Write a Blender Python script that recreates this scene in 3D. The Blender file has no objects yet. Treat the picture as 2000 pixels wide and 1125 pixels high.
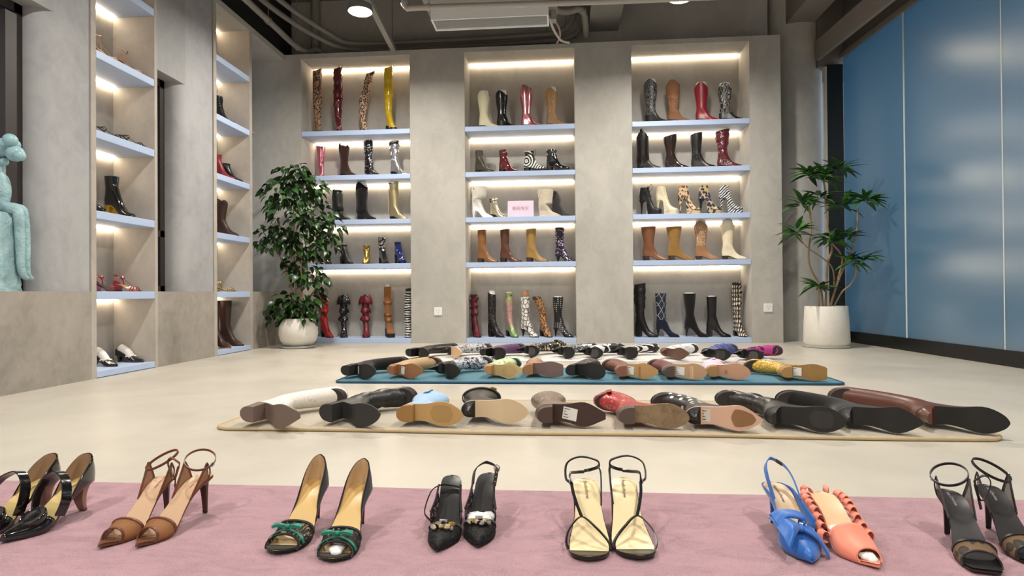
import bpy, math, random
import numpy as np
from mathutils import Vector, Matrix

sc = bpy.context.scene
col = sc.collection
PI = math.pi
rnd = random.Random(7)

# ------------------------------------------------------------------ camera
H = 0.53
FPX, YAW, PITCH, ROLL = 1166.39, -0.0808, 0.0072, -0.0077
_f = np.array([math.sin(YAW)*math.cos(PITCH), math.cos(YAW)*math.cos(PITCH), math.sin(PITCH)])
_r = np.array([math.cos(YAW), -math.sin(YAW), 0.0]); _u = np.cross(_r, _f)
CR = math.cos(ROLL)*_r + math.sin(ROLL)*_u
CU = -math.sin(ROLL)*_r + math.cos(ROLL)*_u
cam_d = bpy.data.cameras.new('camera'); cam = bpy.data.objects.new('camera', cam_d); col.objects.link(cam)
cam_d.sensor_width = 36; cam_d.lens = FPX/2000*36; cam_d.clip_start = 0.02
M = Matrix(((CR[0], CU[0], -_f[0], 0), (CR[1], CU[1], -_f[1], 0), (CR[2], CU[2], -_f[2], H), (0, 0, 0, 1)))
cam.matrix_world = M
sc.camera = cam

def at(px, py, X=None, Y=None, Z=None):
    """direction of a photo pixel met with a plane of the place"""
    d = _f*FPX + CR*(px-1000) + CU*(562.5-py)
    t = X/d[0] if X is not None else Y/d[1] if Y is not None else (Z-H)/d[2]
    return np.array([d[0]*t, d[1]*t, H+d[2]*t])

# ------------------------------------------------------------------ world and exposure
w = bpy.data.worlds.new('sky'); sc.world = w; w.use_nodes = True
bg = w.node_tree.nodes['Background']
bg.inputs[0].default_value = (0.70, 0.83, 1.0, 1); bg.inputs[1].default_value = 1.35
sc.view_settings.view_transform = 'Standard'; sc.view_settings.look = 'None'
sc.view_settings.gamma = 1.0; sc.view_settings.use_curve_mapping = False
sc.view_settings.exposure = 0.03

# ------------------------------------------------------------------ helpers
def srgb(r, g, b):
    f = lambda c: (c/255/12.92) if c/255 <= 0.04045 else ((c/255+0.055)/1.055)**2.4
    return (f(r), f(g), f(b), 1.0)

def link(o, parent=None):
    col.objects.link(o)
    if parent is not None: o.parent = parent
    return o

def tag(o, label=None, cat=None, group=None, kind=None):
    if label: o['label'] = label
    if cat: o['category'] = cat
    if group: o['group'] = group
    if kind: o['kind'] = kind
    return o

def empty(name, loc=(0, 0, 0), rz=0.0, label=None, cat=None, group=None):
    o = bpy.data.objects.new(name, None); o.empty_display_size = 0.05
    o.location = loc; o.rotation_euler = (0, 0, rz); link(o)
    return tag(o, label, cat, group)

class MB:
    """collects geometry for ONE mesh object"""
    def __init__(s): s.v = []; s.f = []; s.m = []
    def add(s, V, F, mi=0):
        n = len(s.v); s.v += [tuple(map(float, p)) for p in V]
        s.f += [tuple(n+i for i in q) for q in F]; s.m += [mi]*len(F); return s
    def box(s, a, b, mi=0):
        x0, y0, z0 = a; x1, y1, z1 = b
        V = [(x0,y0,z0),(x1,y0,z0),(x1,y1,z0),(x0,y1,z0),(x0,y0,z1),(x1,y0,z1),(x1,y1,z1),(x0,y1,z1)]
        return s.add(V, [(3,2,1,0),(4,5,6,7),(0,1,5,4),(1,2,6,5),(2,3,7,6),(3,0,4,7)], mi)
    def grid(s, P, closed_u=False, closed_v=False, mi=0, flip=False):
        P = np.asarray(P); nu, nv = P.shape[:2]; F = []
        for i in range(nu if closed_u else nu-1):
            for j in range(nv if closed_v else nv-1):
                a = i*nv+j; b = ((i+1) % nu)*nv+j; c = ((i+1) % nu)*nv+(j+1) % nv; d = i*nv+(j+1) % nv
                F.append((d, c, b, a) if flip else (a, b, c, d))
        return s.add(P.reshape(-1, 3), F, mi)
    def loft(s, rings, cap0=True, cap1=True, mi=0):
        """rings: list of (n,3) closed loops"""
        R = np.asarray(rings); n = R.shape[1]; base = len(s.v)
        s.grid(R, closed_v=True, mi=mi)
        if cap0: s.f.append(tuple(base+i for i in range(n))); s.m.append(mi)
        if cap1: s.f.append(tuple(base+(len(R)-1)*n+i for i in reversed(range(n)))); s.m.append(mi)
        return s
    def tube(s, pts, r, seg=8, mi=0, caps=True):
        pts = np.asarray(pts, float); n = len(pts); rs = np.broadcast_to(np.asarray(r, float), (n,))
        T = np.gradient(pts, axis=0); T /= np.linalg.norm(T, axis=1)[:, None]+1e-12
        up = np.array([0, 0, 1.0]) if abs(T[0][2]) < 0.9 else np.array([1.0, 0, 0])
        N = np.cross(T[0], up); N /= np.linalg.norm(N); rings = []
        for i in range(n):
            N = N - T[i]*(N@T[i]); N /= np.linalg.norm(N)+1e-12; B = np.cross(T[i], N)
            a = np.arange(seg)*2*PI/seg
            rings.append(pts[i]+rs[i]*(np.cos(a)[:, None]*N+np.sin(a)[:, None]*B))
        return s.loft(rings, caps, caps, mi)
    def ribbon(s, pts, wd, th, center, mi=0, closed=False):
        """flat strap: width wd across, thickness th along the direction away from center"""
        pts = np.asarray(pts, float); n = len(pts)
        if closed: T = np.roll(pts, -1, 0)-np.roll(pts, 1, 0)
        else: T = np.gradient(pts, axis=0)
        T /= np.linalg.norm(T, axis=1)[:, None]+1e-12
        C = np.asarray(center, float); rings = []
        ws = np.broadcast_to(np.asarray(wd, float), (n,))
        for i in range(n):
            N = pts[i]-(C if C.ndim == 1 else C[i]); N = N-T[i]*(N@T[i]); N /= np.linalg.norm(N)+1e-12
            B = np.cross(T[i], N)
            rings.append([pts[i]+B*ws[i]/2+N*th/2, pts[i]-B*ws[i]/2+N*th/2, pts[i]-B*ws[i]/2-N*th/2, pts[i]+B*ws[i]/2-N*th/2])
        if closed:
            s.grid(np.asarray(rings), closed_u=True, closed_v=True, mi=mi)
        else: s.loft(rings, True, True, mi)
        return s
    def lathe(s, prof, n=32, c=(0, 0), mi=0):
        a = np.arange(n)*2*PI/n
        return s.loft([[(c[0]+r*math.cos(t), c[1]+r*math.sin(t), z) for t in a] for r, z in prof], True, True, mi)
    def ball(s, c, r, n=10, m=7, mi=0, sc_=(1, 1, 1)):
        c = np.asarray(c, float); sc_ = np.asarray(sc_, float)
        rings = []
        for i in range(m+1):
            ph = PI*(0.02+0.96*i/m); a = np.arange(n)*2*PI/n
            rings.append(c+r*sc_*np.stack([np.sin(ph)*np.cos(a), np.sin(ph)*np.sin(a), np.full(n, -np.cos(ph))], 1))
        return s.loft(rings, True, True, mi)
    def prism(s, poly, z0, z1, mi=0):
        """poly: plan points (x,y)"""
        return s.loft([[(x, y, z0) for x, y in poly], [(x, y, z1) for x, y in poly]], True, True, mi)
    def mesh(s, name, mats, smooth=True, fix=True):
        me = bpy.data.meshes.new(name); me.from_pydata(s.v, [], s.f)
        for m in (mats if isinstance(mats, (list, tuple)) else [mats]): me.materials.append(m)
        if any(s.m): me.polygons.foreach_set('material_index', s.m)
        if fix:
            import bmesh
            b = bmesh.new(); b.from_mesh(me); bmesh.ops.recalc_face_normals(b, faces=b.faces[:]); b.to_mesh(me); b.free()
        if smooth:
            me.polygons.foreach_set('use_smooth', [True]*len(me.polygons))
            me.set_sharp_from_angle(angle=math.radians(38 if smooth is True else smooth))
        me.update(); return me
    def build(s, name, mats, parent=None, smooth=True, fix=True):
        return link(bpy.data.objects.new(name, s.mesh(name, mats, smooth, fix)), parent)

def bevel(o, wd=0.004, seg=2):
    m = o.modifiers.new('bevel', 'BEVEL'); m.width = wd; m.segments = seg; m.limit_method = 'ANGLE'; m.angle_limit = math.radians(40)
    return o
def solid(o, th, off=-1.0, moff=0):
    m = o.modifiers.new('solid', 'SOLIDIFY'); m.thickness = th; m.offset = off; m.material_offset = moff; m.material_offset_rim = 0
    return o

def smooth(a, b, x):
    t = np.clip((np.asarray(x, float)-a)/(b-a), 0, 1); return t*t*(3-2*t)

def spline(pts, n=24, closed=False):
    P = np.asarray(pts, float); m = len(P); out = []
    segs = m if closed else m-1
    for k in range(n if closed else n):
        t = k/(n if closed else n-1)*segs; i = min(int(t), segs-1); f = t-i
        g = (lambda j: P[j % m]) if closed else (lambda j: P[min(max(j, 0), m-1)])
        p0, p1, p2, p3 = g(i-1), g(i), g(i+1), g(i+2)
        out.append(0.5*((2*p1)+(-p0+p2)*f+(2*p0-5*p1+4*p2-p3)*f*f+(-p0+3*p1-3*p2+p3)*f**3))
    return np.array(out)

# ------------------------------------------------------------------ materials
class NT:
    def __init__(s, name):
        s.mat = bpy.data.materials.new(name); s.mat.use_nodes = True; s.t = s.mat.node_tree
        s.bs = s.t.nodes['Principled BSDF']; s.out = s.t.nodes['Material Output']
    def n(s, typ, **kw):
        nd = s.t.nodes.new(typ)
        for k, v in kw.items():
            if k.startswith('i_'):
                key = k[2:]; key = int(key) if key.isdigit() else key
                nd.inputs[key].default_value = v
            else: setattr(nd, k, v)
        return nd
    def l(s, a, b): s.t.links.new(a, b)
    def coords(s, scale=(1, 1, 1), src='Object'):
        tc = s.n('ShaderNodeTexCoord'); mp = s.n('ShaderNodeMapping'); mp.inputs['Scale'].default_value = scale
        s.l(tc.outputs[src], mp.inputs[0]); return mp.outputs[0]
    def noise(s, vec, scale, detail=3, rough=0.5, dist=0.0):
        nd = s.n('ShaderNodeTexNoise'); nd.inputs['Scale'].default_value = scale; nd.inputs['Detail'].default_value = detail
        nd.inputs['Roughness'].default_value = rough; nd.inputs['Distortion'].default_value = dist
        if vec is not None: s.l(vec, nd.inputs['Vector'])
        return nd.outputs['Fac']
    def voro(s, vec, scale, feature='F1', out='Distance', rnd_=1.0):
        nd = s.n('ShaderNodeTexVoronoi', feature=feature); nd.inputs['Scale'].default_value = scale
        nd.inputs['Randomness'].default_value = rnd_
        if vec is not None: s.l(vec, nd.inputs['Vector'])
        return nd.outputs[out]
    def ramp(s, fac, stops, interp='LINEAR'):
        nd = s.n('ShaderNodeValToRGB'); cr = nd.color_ramp; cr.interpolation = interp
        while len(cr.elements) < len(stops): cr.elements.new(0.5)
        for e, (p, c) in zip(cr.elements, stops):
            e.position = p; e.color = c if len(c) == 4 else (*c, 1)
        s.l(fac, nd.inputs[0]); return nd.outputs[0]
    def mix(s, fac, a, b):
        nd = s.n('ShaderNodeMix', data_type='RGBA')
        for sock, val in ((nd.inputs[0], fac), (nd.inputs[6], a), (nd.inputs[7], b)):
            if isinstance(val, (int, float)): sock.default_value = val
            elif isinstance(val, tuple): sock.default_value = val if len(val) == 4 else (*val, 1)
            else: s.l(val, sock)
        return nd.outputs[2]
    def math(s, op, a, b=0.0, c=None):
        nd = s.n('ShaderNodeMath', operation=op)
        for i, val in enumerate((a, b) if c is None else (a, b, c)):
            if isinstance(val, (int, float)): nd.inputs[i].default_value = val
            else: s.l(val, nd.inputs[i])
        return nd.outputs[0]
    def bump(s, h, strength=0.3, dist=0.01):
        nd = s.n('ShaderNodeBump'); nd.inputs['Strength'].default_value = strength; nd.inputs['Distance'].default_value = dist
        s.l(h, nd.inputs['Height']); s.l(nd.outputs[0], s.bs.inputs['Normal'])
    def set(s, **kw):
        for k, v in kw.items(): s.bs.inputs[k.replace('_', ' ')].default_value = v
    def color(s, c):
        if isinstance(c, tuple): s.bs.inputs['Base Color'].default_value = c
        else: s.l(c, s.bs.inputs['Base Color'])

_cache = {}
def cached(fn):
    def g(*a, **k):
        key = (fn.__name__, a, tuple(sorted(k.items())))
        if key not in _cache: _cache[key] = fn(*a, **k)
        return _cache[key]
    return g

def mul(c, k): return (min(c[0]*k, 1), min(c[1]*k, 1), min(c[2]*k, 1), 1)

@cached
def plain(rgb, rough=0.5, metal=0.0, coat=0.0, spec=0.5):
    m = NT('plain'); m.color(srgb(*rgb)); m.set(Roughness=rough, Metallic=metal, Coat_Weight=coat); m.bs.inputs['Specular IOR Level'].default_value = spec
    return m.mat
@cached
def leather(rgb, rough=0.42, crease=0.25):
    m = NT('leather'); c = srgb(*rgb); v = m.coords()
    n = m.noise(v, 14, 3, 0.6, 0.6)
    m.color(m.mix(n, mul(c, 0.78), mul(c, 1.22)))
    m.set(Roughness=rough); m.bump(m.noise(v, 45, 4, 0.65, 0.4), crease, 0.004); return m.mat
@cached
def patent(rgb, crinkle=0.0):
    m = NT('patent_leather'); c = srgb(*rgb); m.color(c); m.set(Roughness=0.13, Coat_Weight=0.8, Coat_Roughness=0.04)
    v = m.coords(); m.bump(m.noise(v, 16, 3, 0.55, 0.5), 0.15+crinkle, 0.012); return m.mat
@cached
def suede(rgb):
    m = NT('suede'); c = srgb(*rgb); v = m.coords(); m.color(m.mix(m.noise(v, 30, 4, 0.6), mul(c, 0.8), mul(c, 1.2)))
    m.set(Roughness=0.95, Sheen_Weight=0.25); m.bs.inputs['Specular IOR Level'].default_value = 0.15; return m.mat
@cached
def foil(rgb, rough=0.22, crinkle=0.5):
    m = NT('metallic_leather'); m.color(srgb(*rgb)); m.set(Metallic=0.9, Roughness=rough)
    v = m.coords(); m.bump(m.noise(v, 26, 3, 0.6, 0.8), crinkle, 0.01); return m.mat
@cached
def leopard(base, ring, centre, scale=38.0, gloss=0.5):
    m = NT('leopard_print'); v0 = m.coords((1, 1, 0.8)); nz = m.n('ShaderNodeTexNoise'); nz.inputs['Scale'].default_value = 22
    m.l(v0, nz.inputs['Vector']); mx = m.n('ShaderNodeMixRGB'); mx.inputs[0].default_value = 0.03; m.l(v0, mx.inputs[1]); m.l(nz.outputs['Color'], mx.inputs[2])
    d = m.voro(mx.outputs[0], scale)
    m.color(m.ramp(d, [(0.0, srgb(*centre)), (0.24, srgb(*centre)), (0.27, srgb(*ring)), (0.45, srgb(*ring)), (0.5, srgb(*base)), (1, srgb(*base))]))
    m.set(Roughness=gloss); return m.mat
@cached
def zebra(a, b, scale=9.0, rough=0.4, metal=0.0, rings=False, rot=0.0, dist=3.0):
    m = NT('zebra_print'); v = m.coords((1, 1, 1)); wv = m.n('ShaderNodeTexWave', wave_type='RINGS' if rings else 'BANDS', bands_direction='Z')
    if rings: wv.rings_direction = 'Y'
    wv.inputs['Scale'].default_value = scale; wv.inputs['Distortion'].default_value = dist; wv.inputs['Detail'].default_value = 1.5; wv.inputs['Detail Scale'].default_value = 1.6
    mp = v.node; mp.inputs['Rotation'].default_value = (0, rot, 0)
    if rings: mp.inputs['Location'].default_value = (-0.04, 0, -0.13)
    m.l(v, wv.inputs['Vector']); m.color(m.ramp(wv.outputs['Fac'], [(0, srgb(*a)), (0.49, srgb(*a)), (0.53, srgb(*b)), (1, srgb(*b))]))
    m.set(Roughness=rough, Metallic=metal); return m.mat
@cached
def snake(a, b, scale=26.0):
    m = NT('snake_print'); v = m.coords((1, 1, 0.75)); d = m.voro(v, scale, 'DISTANCE_TO_EDGE'); f = m.noise(v, 60, 3)
    big = m.voro(v, scale*0.55, 'F1', 'Distance', 0.2)
    c1 = m.ramp(d, [(0, srgb(*b)), (0.05, srgb(*b)), (0.10, srgb(*a)), (1, srgb(*a))])
    m.color(m.mix(m.ramp(big, [(0.30, (0, 0, 0)), (0.36, (0.75, 0.75, 0.75)), (0.42, (0, 0, 0))]), c1, srgb(*b)))
    m.set(Roughness=0.4); m.bump(d, 0.2, 0.003); return m.mat
@cached
def glitter(rgb, flake, amount=0.16, scale=160.0, rough=0.6):
    m = NT('glitter'); v = m.coords(); c = m.voro(v, scale, 'F1', 'Color'); sp = m.n('ShaderNodeSeparateColor'); m.l(c, sp.inputs[0])
    fac = m.ramp(sp.outputs[0], [(0, (0, 0, 0)), (1-amount-0.02, (0, 0, 0)), (1-amount, (1, 1, 1)), (1, (1, 1, 1))])
    m.color(m.mix(fac, srgb(*rgb), srgb(*flake))); m.l(m.math('MULTIPLY', fac, 0.85), m.bs.inputs['Metallic']); m.set(Roughness=rough*0.6)
    m.bump(sp.outputs[1], 0.5, 0.004); return m.mat
@cached
def studs(rgb, stud, pitch=0.022, r=0.26, rough=0.4):
    m = NT('studded_cloth'); v = m.coords((1/pitch, 1/pitch, 1/pitch)); d = m.voro(v, 1.0, 'F1', 'Distance', 0.0)
    fac = m.ramp(d, [(0, (1, 1, 1)), (r, (1, 1, 1)), (r+0.04, (0, 0, 0)), (1, (0, 0, 0))])
    m.color(m.mix(fac, srgb(*rgb), srgb(*stud))); m.l(m.math('MULTIPLY', fac, 0.8), m.bs.inputs['Metallic']); m.set(Roughness=rough); m.bump(fac, 0.4, 0.003); return m.mat
@cached
def stitched(rgb, thread, rough=0.4, z0=0.10, z1=0.50, amt=0.05, metal=0.0, scale=13.0):
    """leather shaft with rows of curling decorative stitching"""
    m = NT('stitched_leather'); c = srgb(*rgb); v = m.coords((1, 1, 0.42)); wv = m.n('ShaderNodeTexWave', wave_type='BANDS', bands_direction='X')
    wv.inputs['Scale'].default_value = scale; wv.inputs['Distortion'].default_value = 7.5; wv.inputs['Detail'].default_value = 1.0; wv.inputs['Detail Scale'].default_value = 3.4
    m.l(v, wv.inputs['Vector'])
    ln = m.ramp(wv.outputs['Fac'], [(0.5-amt-0.05, (0, 0, 0)), (0.5-amt, (1, 1, 1)), (0.5+amt, (1, 1, 1)), (0.5+amt+0.05, (0, 0, 0))])
    tc = m.n('ShaderNodeTexCoord'); sx = m.n('ShaderNodeSeparateXYZ'); m.l(tc.outputs['Object'], sx.inputs[0])
    lo = m.math('GREATER_THAN', sx.outputs[2], z0); hi = m.math('LESS_THAN', sx.outputs[2], z1)
    f = m.math('MULTIPLY', m.math('MULTIPLY', lo, hi), ln)
    m.color(m.mix(m.math('MULTIPLY', f, 0.85), c, srgb(*thread))); m.set(Roughness=rough, Metallic=metal); m.bump(m.noise(v, 30, 3), 0.2, 0.005); return m.mat
@cached
def croc(rgb):
    m = NT('crocodile_leather'); v = m.coords((1, 1, 1.5)); d = m.voro(v, 42, 'DISTANCE_TO_EDGE'); c = srgb(*rgb)
    m.color(m.ramp(d, [(0, mul(c, 0.35)), (0.09, c), (1, mul(c, 1.2))])); m.set(Roughness=0.24, Coat_Weight=0.5); m.bump(d, 0.5, 0.008); return m.mat
@cached
def quilt(rgb, line, scale=1/0.05, width=0.07, rough=0.7):
    m = NT('quilted_cloth'); v = m.coords((scale, scale, scale*0.62)); sx = m.n('ShaderNodeSeparateXYZ'); m.l(v, sx.inputs[0])
    xy = m.math('ADD', sx.outputs[0], sx.outputs[1])
    a = m.math('PINGPONG', m.math('ADD', xy, sx.outputs[2]), 0.5); b = m.math('PINGPONG', m.math('SUBTRACT', xy, sx.outputs[2]), 0.5)
    mn = m.math('MINIMUM', a, b); fac = m.math('LESS_THAN', mn, width)
    m.color(m.mix(fac, srgb(*rgb), srgb(*line))); m.set(Roughness=rough); m.bump(mn, 0.5, 0.012); return m.mat
@cached
def plaid(a, b, c):
    m = NT('plaid_cloth'); v = m.coords((30, 30, 22)); sx = m.n('ShaderNodeSeparateXYZ'); m.l(v, sx.inputs[0])
    f1 = m.ramp(m.math('PINGPONG', m.math('ADD', sx.outputs[0], sx.outputs[1]), 0.5), [(0, (0, 0, 0)), (0.2, (0, 0, 0)), (0.26, (1, 1, 1)), (1, (1, 1, 1))])
    f2 = m.ramp(m.math('PINGPONG', sx.outputs[2], 0.5), [(0, (0, 0, 0)), (0.18, (0, 0, 0)), (0.25, (1, 1, 1)), (1, (1, 1, 1))])
    k = m.mix(f1, srgb(*a), srgb(*b)); m.color(m.mix(f2, m.mix(f1, srgb(*a), srgb(*c)), k)); m.set(Roughness=0.7); m.bump(m.noise(v, 2, 3), 0.3, 0.01); return m.mat
@cached
def fur(rgb, rough=0.95):
    m = NT('fur'); v = m.coords((1, 1, 0.6)); n = m.noise(v, 90, 4, 0.7); c = srgb(*rgb); m.color(m.mix(n, mul(c, 0.72), mul(c, 1.15)))
    m.set(Roughness=rough, Sheen_Weight=0.4); m.bump(n, 0.9, 0.012); return m.mat
@cached
def gradient_glitter(c1, c2, c3, h):
    m = NT('green_rose_sequins'); tc = m.n('ShaderNodeTexCoord'); sx = m.n('ShaderNodeSeparateXYZ'); m.l(tc.outputs['Object'], sx.inputs[0])
    f = m.math('DIVIDE', sx.outputs[2], h)
    base = m.ramp(f, [(0.1, srgb(*c1)), (0.32, srgb(*c2)), (0.68, srgb(*c2)), (0.9, srgb(*c3))]); v = m.coords(); k = m.voro(v, 190, 'F1', 'Color')
    sp = m.n('ShaderNodeSeparateColor'); m.l(k, sp.inputs[0]); m.color(m.mix(m.math('MULTIPLY', sp.outputs[0], 0.45), base, (0.9, 0.9, 0.7, 1)))
    m.set(Roughness=0.35, Metallic=0.5); m.bump(sp.outputs[1], 0.5, 0.004); return m.mat
@cached
def blotch(a, b, scale=14.0, rough=0.5, lo=0.46, hi=0.52, detail=2.0):
    m = NT('patterned_cloth'); v = m.coords(); m.color(m.ramp(m.noise(v, scale, detail, 0.55, 0.8), [(0, srgb(*a)), (lo, srgb(*a)), (hi, srgb(*b)), (1, srgb(*b))]))
    m.set(Roughness=rough); return m.mat
@cached
def sheer(rgb, alpha=0.6, lace=0.0, scale=60.0):
    """see-through mesh cloth or lace"""
    m = NT('sheer_cloth'); m.color(srgb(*rgb)); m.set(Roughness=0.7)
    if lace > 0:
        v = m.coords(); n = m.noise(v, scale, 3, 0.6, 1.2); r = m.ramp(n, [(0.40, (alpha,)*3), (0.46, (lace,)*3), (0.54, (lace,)*3), (0.60, (alpha,)*3)]); m.l(r, m.bs.inputs['Alpha'])
    else: m.set(Alpha=alpha)
    return m.mat
@cached
def emit(rgb, strength):
    m = NT('light_source'); m.color((0, 0, 0, 1)); m.bs.inputs['Emission Color'].default_value = (*rgb, 1); m.bs.inputs['Emission Strength'].default_value = strength; return m.mat

def concrete(name, rgb, amp=0.16, scale=1.3, rough=0.75, streak=(1, 1, 0.7)):
    m = NT(name); c = srgb(*rgb); v = m.coords(streak, 'Object')
    n1 = m.noise(v, scale, 6, 0.6, 0.5); n2 = m.noise(v, scale*5, 5, 0.65, 1.0)
    f = m.math('ADD', m.math('MULTIPLY', n1, 0.65), m.math('MULTIPLY', n2, 0.35))
    m.color(m.ramp(f, [(0.28, mul(c, 1-amp*1.5)), (0.45, mul(c, 1-amp*0.4)), (0.56, mul(c, 1+amp*0.5)), (0.72, mul(c, 1+amp*1.3))]))
    m.set(Roughness=rough); m.bump(n2, 0.06, 0.01); return m.mat
def floor_mat():
    m = NT('beige_microcement'); c = srgb(195, 188, 174); v = m.coords((1, 1, 1), 'Object')
    f = m.math('ADD', m.math('MULTIPLY', m.noise(v, 0.9, 5, 0.6, 0.8), 0.6), m.math('MULTIPLY', m.noise(v, 3.5, 5, 0.6, 0.6), 0.4))
    m.color(m.ramp(f, [(0.3, mul(c, 0.86)), (0.5, c), (0.7, mul(c, 1.08))]))
    m.l(m.ramp(m.noise(v, 2.2, 4), [(0.3, (0.30,)*3), (0.7, (0.44,)*3)]), m.bs.inputs['Roughness']); m.bump(m.noise(v, 6, 4), 0.04, 0.01); return m.mat
def pile(rgb, fine=260.0, amp=0.35):
    m = NT('rug_pile'); c = srgb(*rgb); v = m.coords(); big = m.noise(m.coords((1, 2.2, 1)), 7, 6, 0.68, 1.2); sm = m.noise(v, fine, 3, 0.7)
    f = m.math('ADD', m.math('MULTIPLY', big, 0.5), m.math('MULTIPLY', sm, 0.5))
    m.color(m.ramp(f, [(0.3, mul(c, 1-amp)), (0.5, c), (0.7, mul(c, 1+amp*0.6))])); m.set(Roughness=1.0, Sheen_Weight=0.3); m.bs.inputs['Specular IOR Level'].default_value = 0.1
    m.bump(f, 0.9, 0.012); return m.mat
# ------------------------------------------------------------------ the setting
D = 6.2225; NB = D+0.36                         # front of the niche wall, back of its niches
LX = -2.9537; LB = -3.275                       # front and back of the left cabinets
BAYS = [(-2.77, -1.5772), (-0.9906, 0.1648), (0.7487, 1.9304)]
WEND = 2.236; TOPZ = 3.115; OPENZ = 3.066; CEIL = 3.86
ST = [2.279, 1.7995, 1.3217, 0.8469, 0.052]     # shelf tops in the back wall
TH = 0.052
A0, A1, C0, C1 = 3.5887, 4.1427, 4.9367, 5.4893
MC = concrete('grey_microcement', (178, 174, 166), 0.14, 1.6)
MC2 = concrete('warm_microcement', (150, 143, 134), 0.26, 2.0)
MDK = concrete('dark_painted_concrete', (110, 106, 99), 0.10, 1.0)
MDB = plain((36, 31, 28), 0.5)
def struct(o): o['kind'] = 'structure'; return o

g = MB(); n = 2
g.box((-4.6, -4.5, -0.1), (4.2, 7.2, 0.0)); struct(g.build('floor', floor_mat(), smooth=False))
g = MB(); g.box((-4.6, -4.5, CEIL), (4.2, 7.2, CEIL+0.1)); struct(g.build('ceiling', MDK, smooth=False))
# back wall with three niches
g = MB(); xs = [LX-0.75]+[v for b in BAYS for v in b]+[WEND]
for i in range(0, 8, 2): g.box((xs[i], D, 0), (xs[i+1], NB, TOPZ))
for b in BAYS: g.box((b[0], D, OPENZ), (b[1], NB, TOPZ))
g.box((LX-0.75, NB, 0), (WEND, NB+0.06, CEIL))
wall_back = struct(g.build('wall_back', MC, smooth=False))
g = MB(); g.box((WEND-0.2, 6.95, 0), (3.2, 7.05, CEIL)); g.box((WEND-0.04, NB+0.06, 0), (WEND, 6.95, CEIL))
struct(g.build('wall_recess', MC, smooth=False))
g = MB(); g.lathe([(0.285, 0), (0.285, CEIL)], 48, (2.555, 6.75)); colm = struct(g.build('wall_column', MC, smooth=True))
# left wall: plinth, cabinets, rounded piers, window recesses
g = MB()
for y0, y1 in ((-4.4, A0-0.04), (A1+0.03, C0-0.045), (C1+0.045, D)): g.box((LX-0.75, y0, 0), (LX, y1, 0.5558))
struct(g.build('wall_plinth', MC2, smooth=False))
g = MB()
for y0, y1, t0, t1 in ((A0, A1, 0.04, 0.03), (C0, C1, 0.045, 0.045)):
    g.box((LB, y0-t0, 0), (LX, y0, 3.06)); g.box((LB, y1, 0), (LX, y1+t1, 3.06)); g.box((LB-0.06, y0-t0, 0), (LB, y1+t1, 3.06))
struct(g.build('wall_left_cabinets', concrete('light_microcement', (174, 167, 157), 0.14, 2.0), smooth=False))
def rounded(x0, x1, y0, y1, r, n=8):
    P = [(x0, y0)]
    for cx, cy, a0, r in ((x1-r, y0+r, -PI/2, r), (x1-.004, y1-.004, 0, .004)):
        P += [(cx+r*math.cos(a0+i/n*PI/2), cy+r*math.sin(a0+i/n*PI/2)) for i in range(n+1)]
    return P+[(x0, y1)]
g = MB(); g.prism(rounded(-3.46, -2.962, 3.20, A0-0.042, 0.12), 0.5558, 3.058); g.prism(rounded(-3.46, -2.962, 4.44, C0-0.047, 0.12), 0.5558, 3.058)
struct(g.build('wall_piers', concrete('cool_microcement', (160, 160, 161), 0.17, 1.6), smooth=True))
g = MB(); g.box((LX-0.75, -4.4, 3.06), (LX, D-0.002, TOPZ)); struct(g.build('trim_cabinet_top', MC, smooth=False))
WINS = [(0.4, 3.22), (A1+0.032, 4.46), (C1+0.047, D-0.004)]; WZ = 2.205
g = MB()
for y0, y1 in WINS[:2]: g.box((-3.46, y0, WZ), (-2.968, y1+.09, 3.058))
g.box((-3.7, WINS[2][0], WZ), (-3.52, WINS[2][1], 3.058)); g.box((-3.46, -4.4, 0.5558), (-2.968, 0.4, 3.058))
struct(g.build('wall_left_lintels', concrete('cool_lintel', (152, 152, 151), 0.12, 1.6), smooth=False))
g = MB(); g.box((-3.5, -4.4, TOPZ), (LX-0.06, D+0.3, CEIL)); struct(g.build('wall_left_upper', plain((30, 27, 26), 0.8), smooth=False))  # shadow above the cabinet tops is painted in as a near-black wall colour
glassm = NT('clear_glass'); glassm.set(Roughness=0.03, Transmission_Weight=1.0, IOR=1.1); glassm.color((0.95, 0.97, 0.97, 1))
for i, (y0, y1) in enumerate(WINS):
    f = 0.055; x0, x1 = (-3.2, -3.085) if i < 2 else (-3.66, -3.56)
    g = MB(); g.box((x0, y0, 0.5558), (x1, y0+f, WZ)); g.box((x0, y1-f*1.3, 0.5558), (x1, y1, WZ)); g.box((x0, y0, 0.5558), (x1, y1, 0.6)); g.box((x0, y0, WZ-f), (x1, y1, WZ))
    if i < 2: g.box((x0, y0, 0.98), (x1, y1, 1.03))
    o = struct(g.build('window_%d' % (i+1), plain((40, 33, 30), 0.5), smooth=False))
    g = MB(); g.box((x0+0.05, y0+f, 0.6), (x0+0.056, y1-f*1.3, WZ-f)); g.build('pane', glassm.mat, o, smooth=False)
    if i == 0:
        g = MB(); g.box((x1-0.03, y1-f*1.3-0.075, 0.62), (x1+0.02, y1-f*1.3-0.004, WZ-f-0.02)); g.build('sash', plain((46, 38, 36), 0.5), o, smooth=False)
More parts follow.
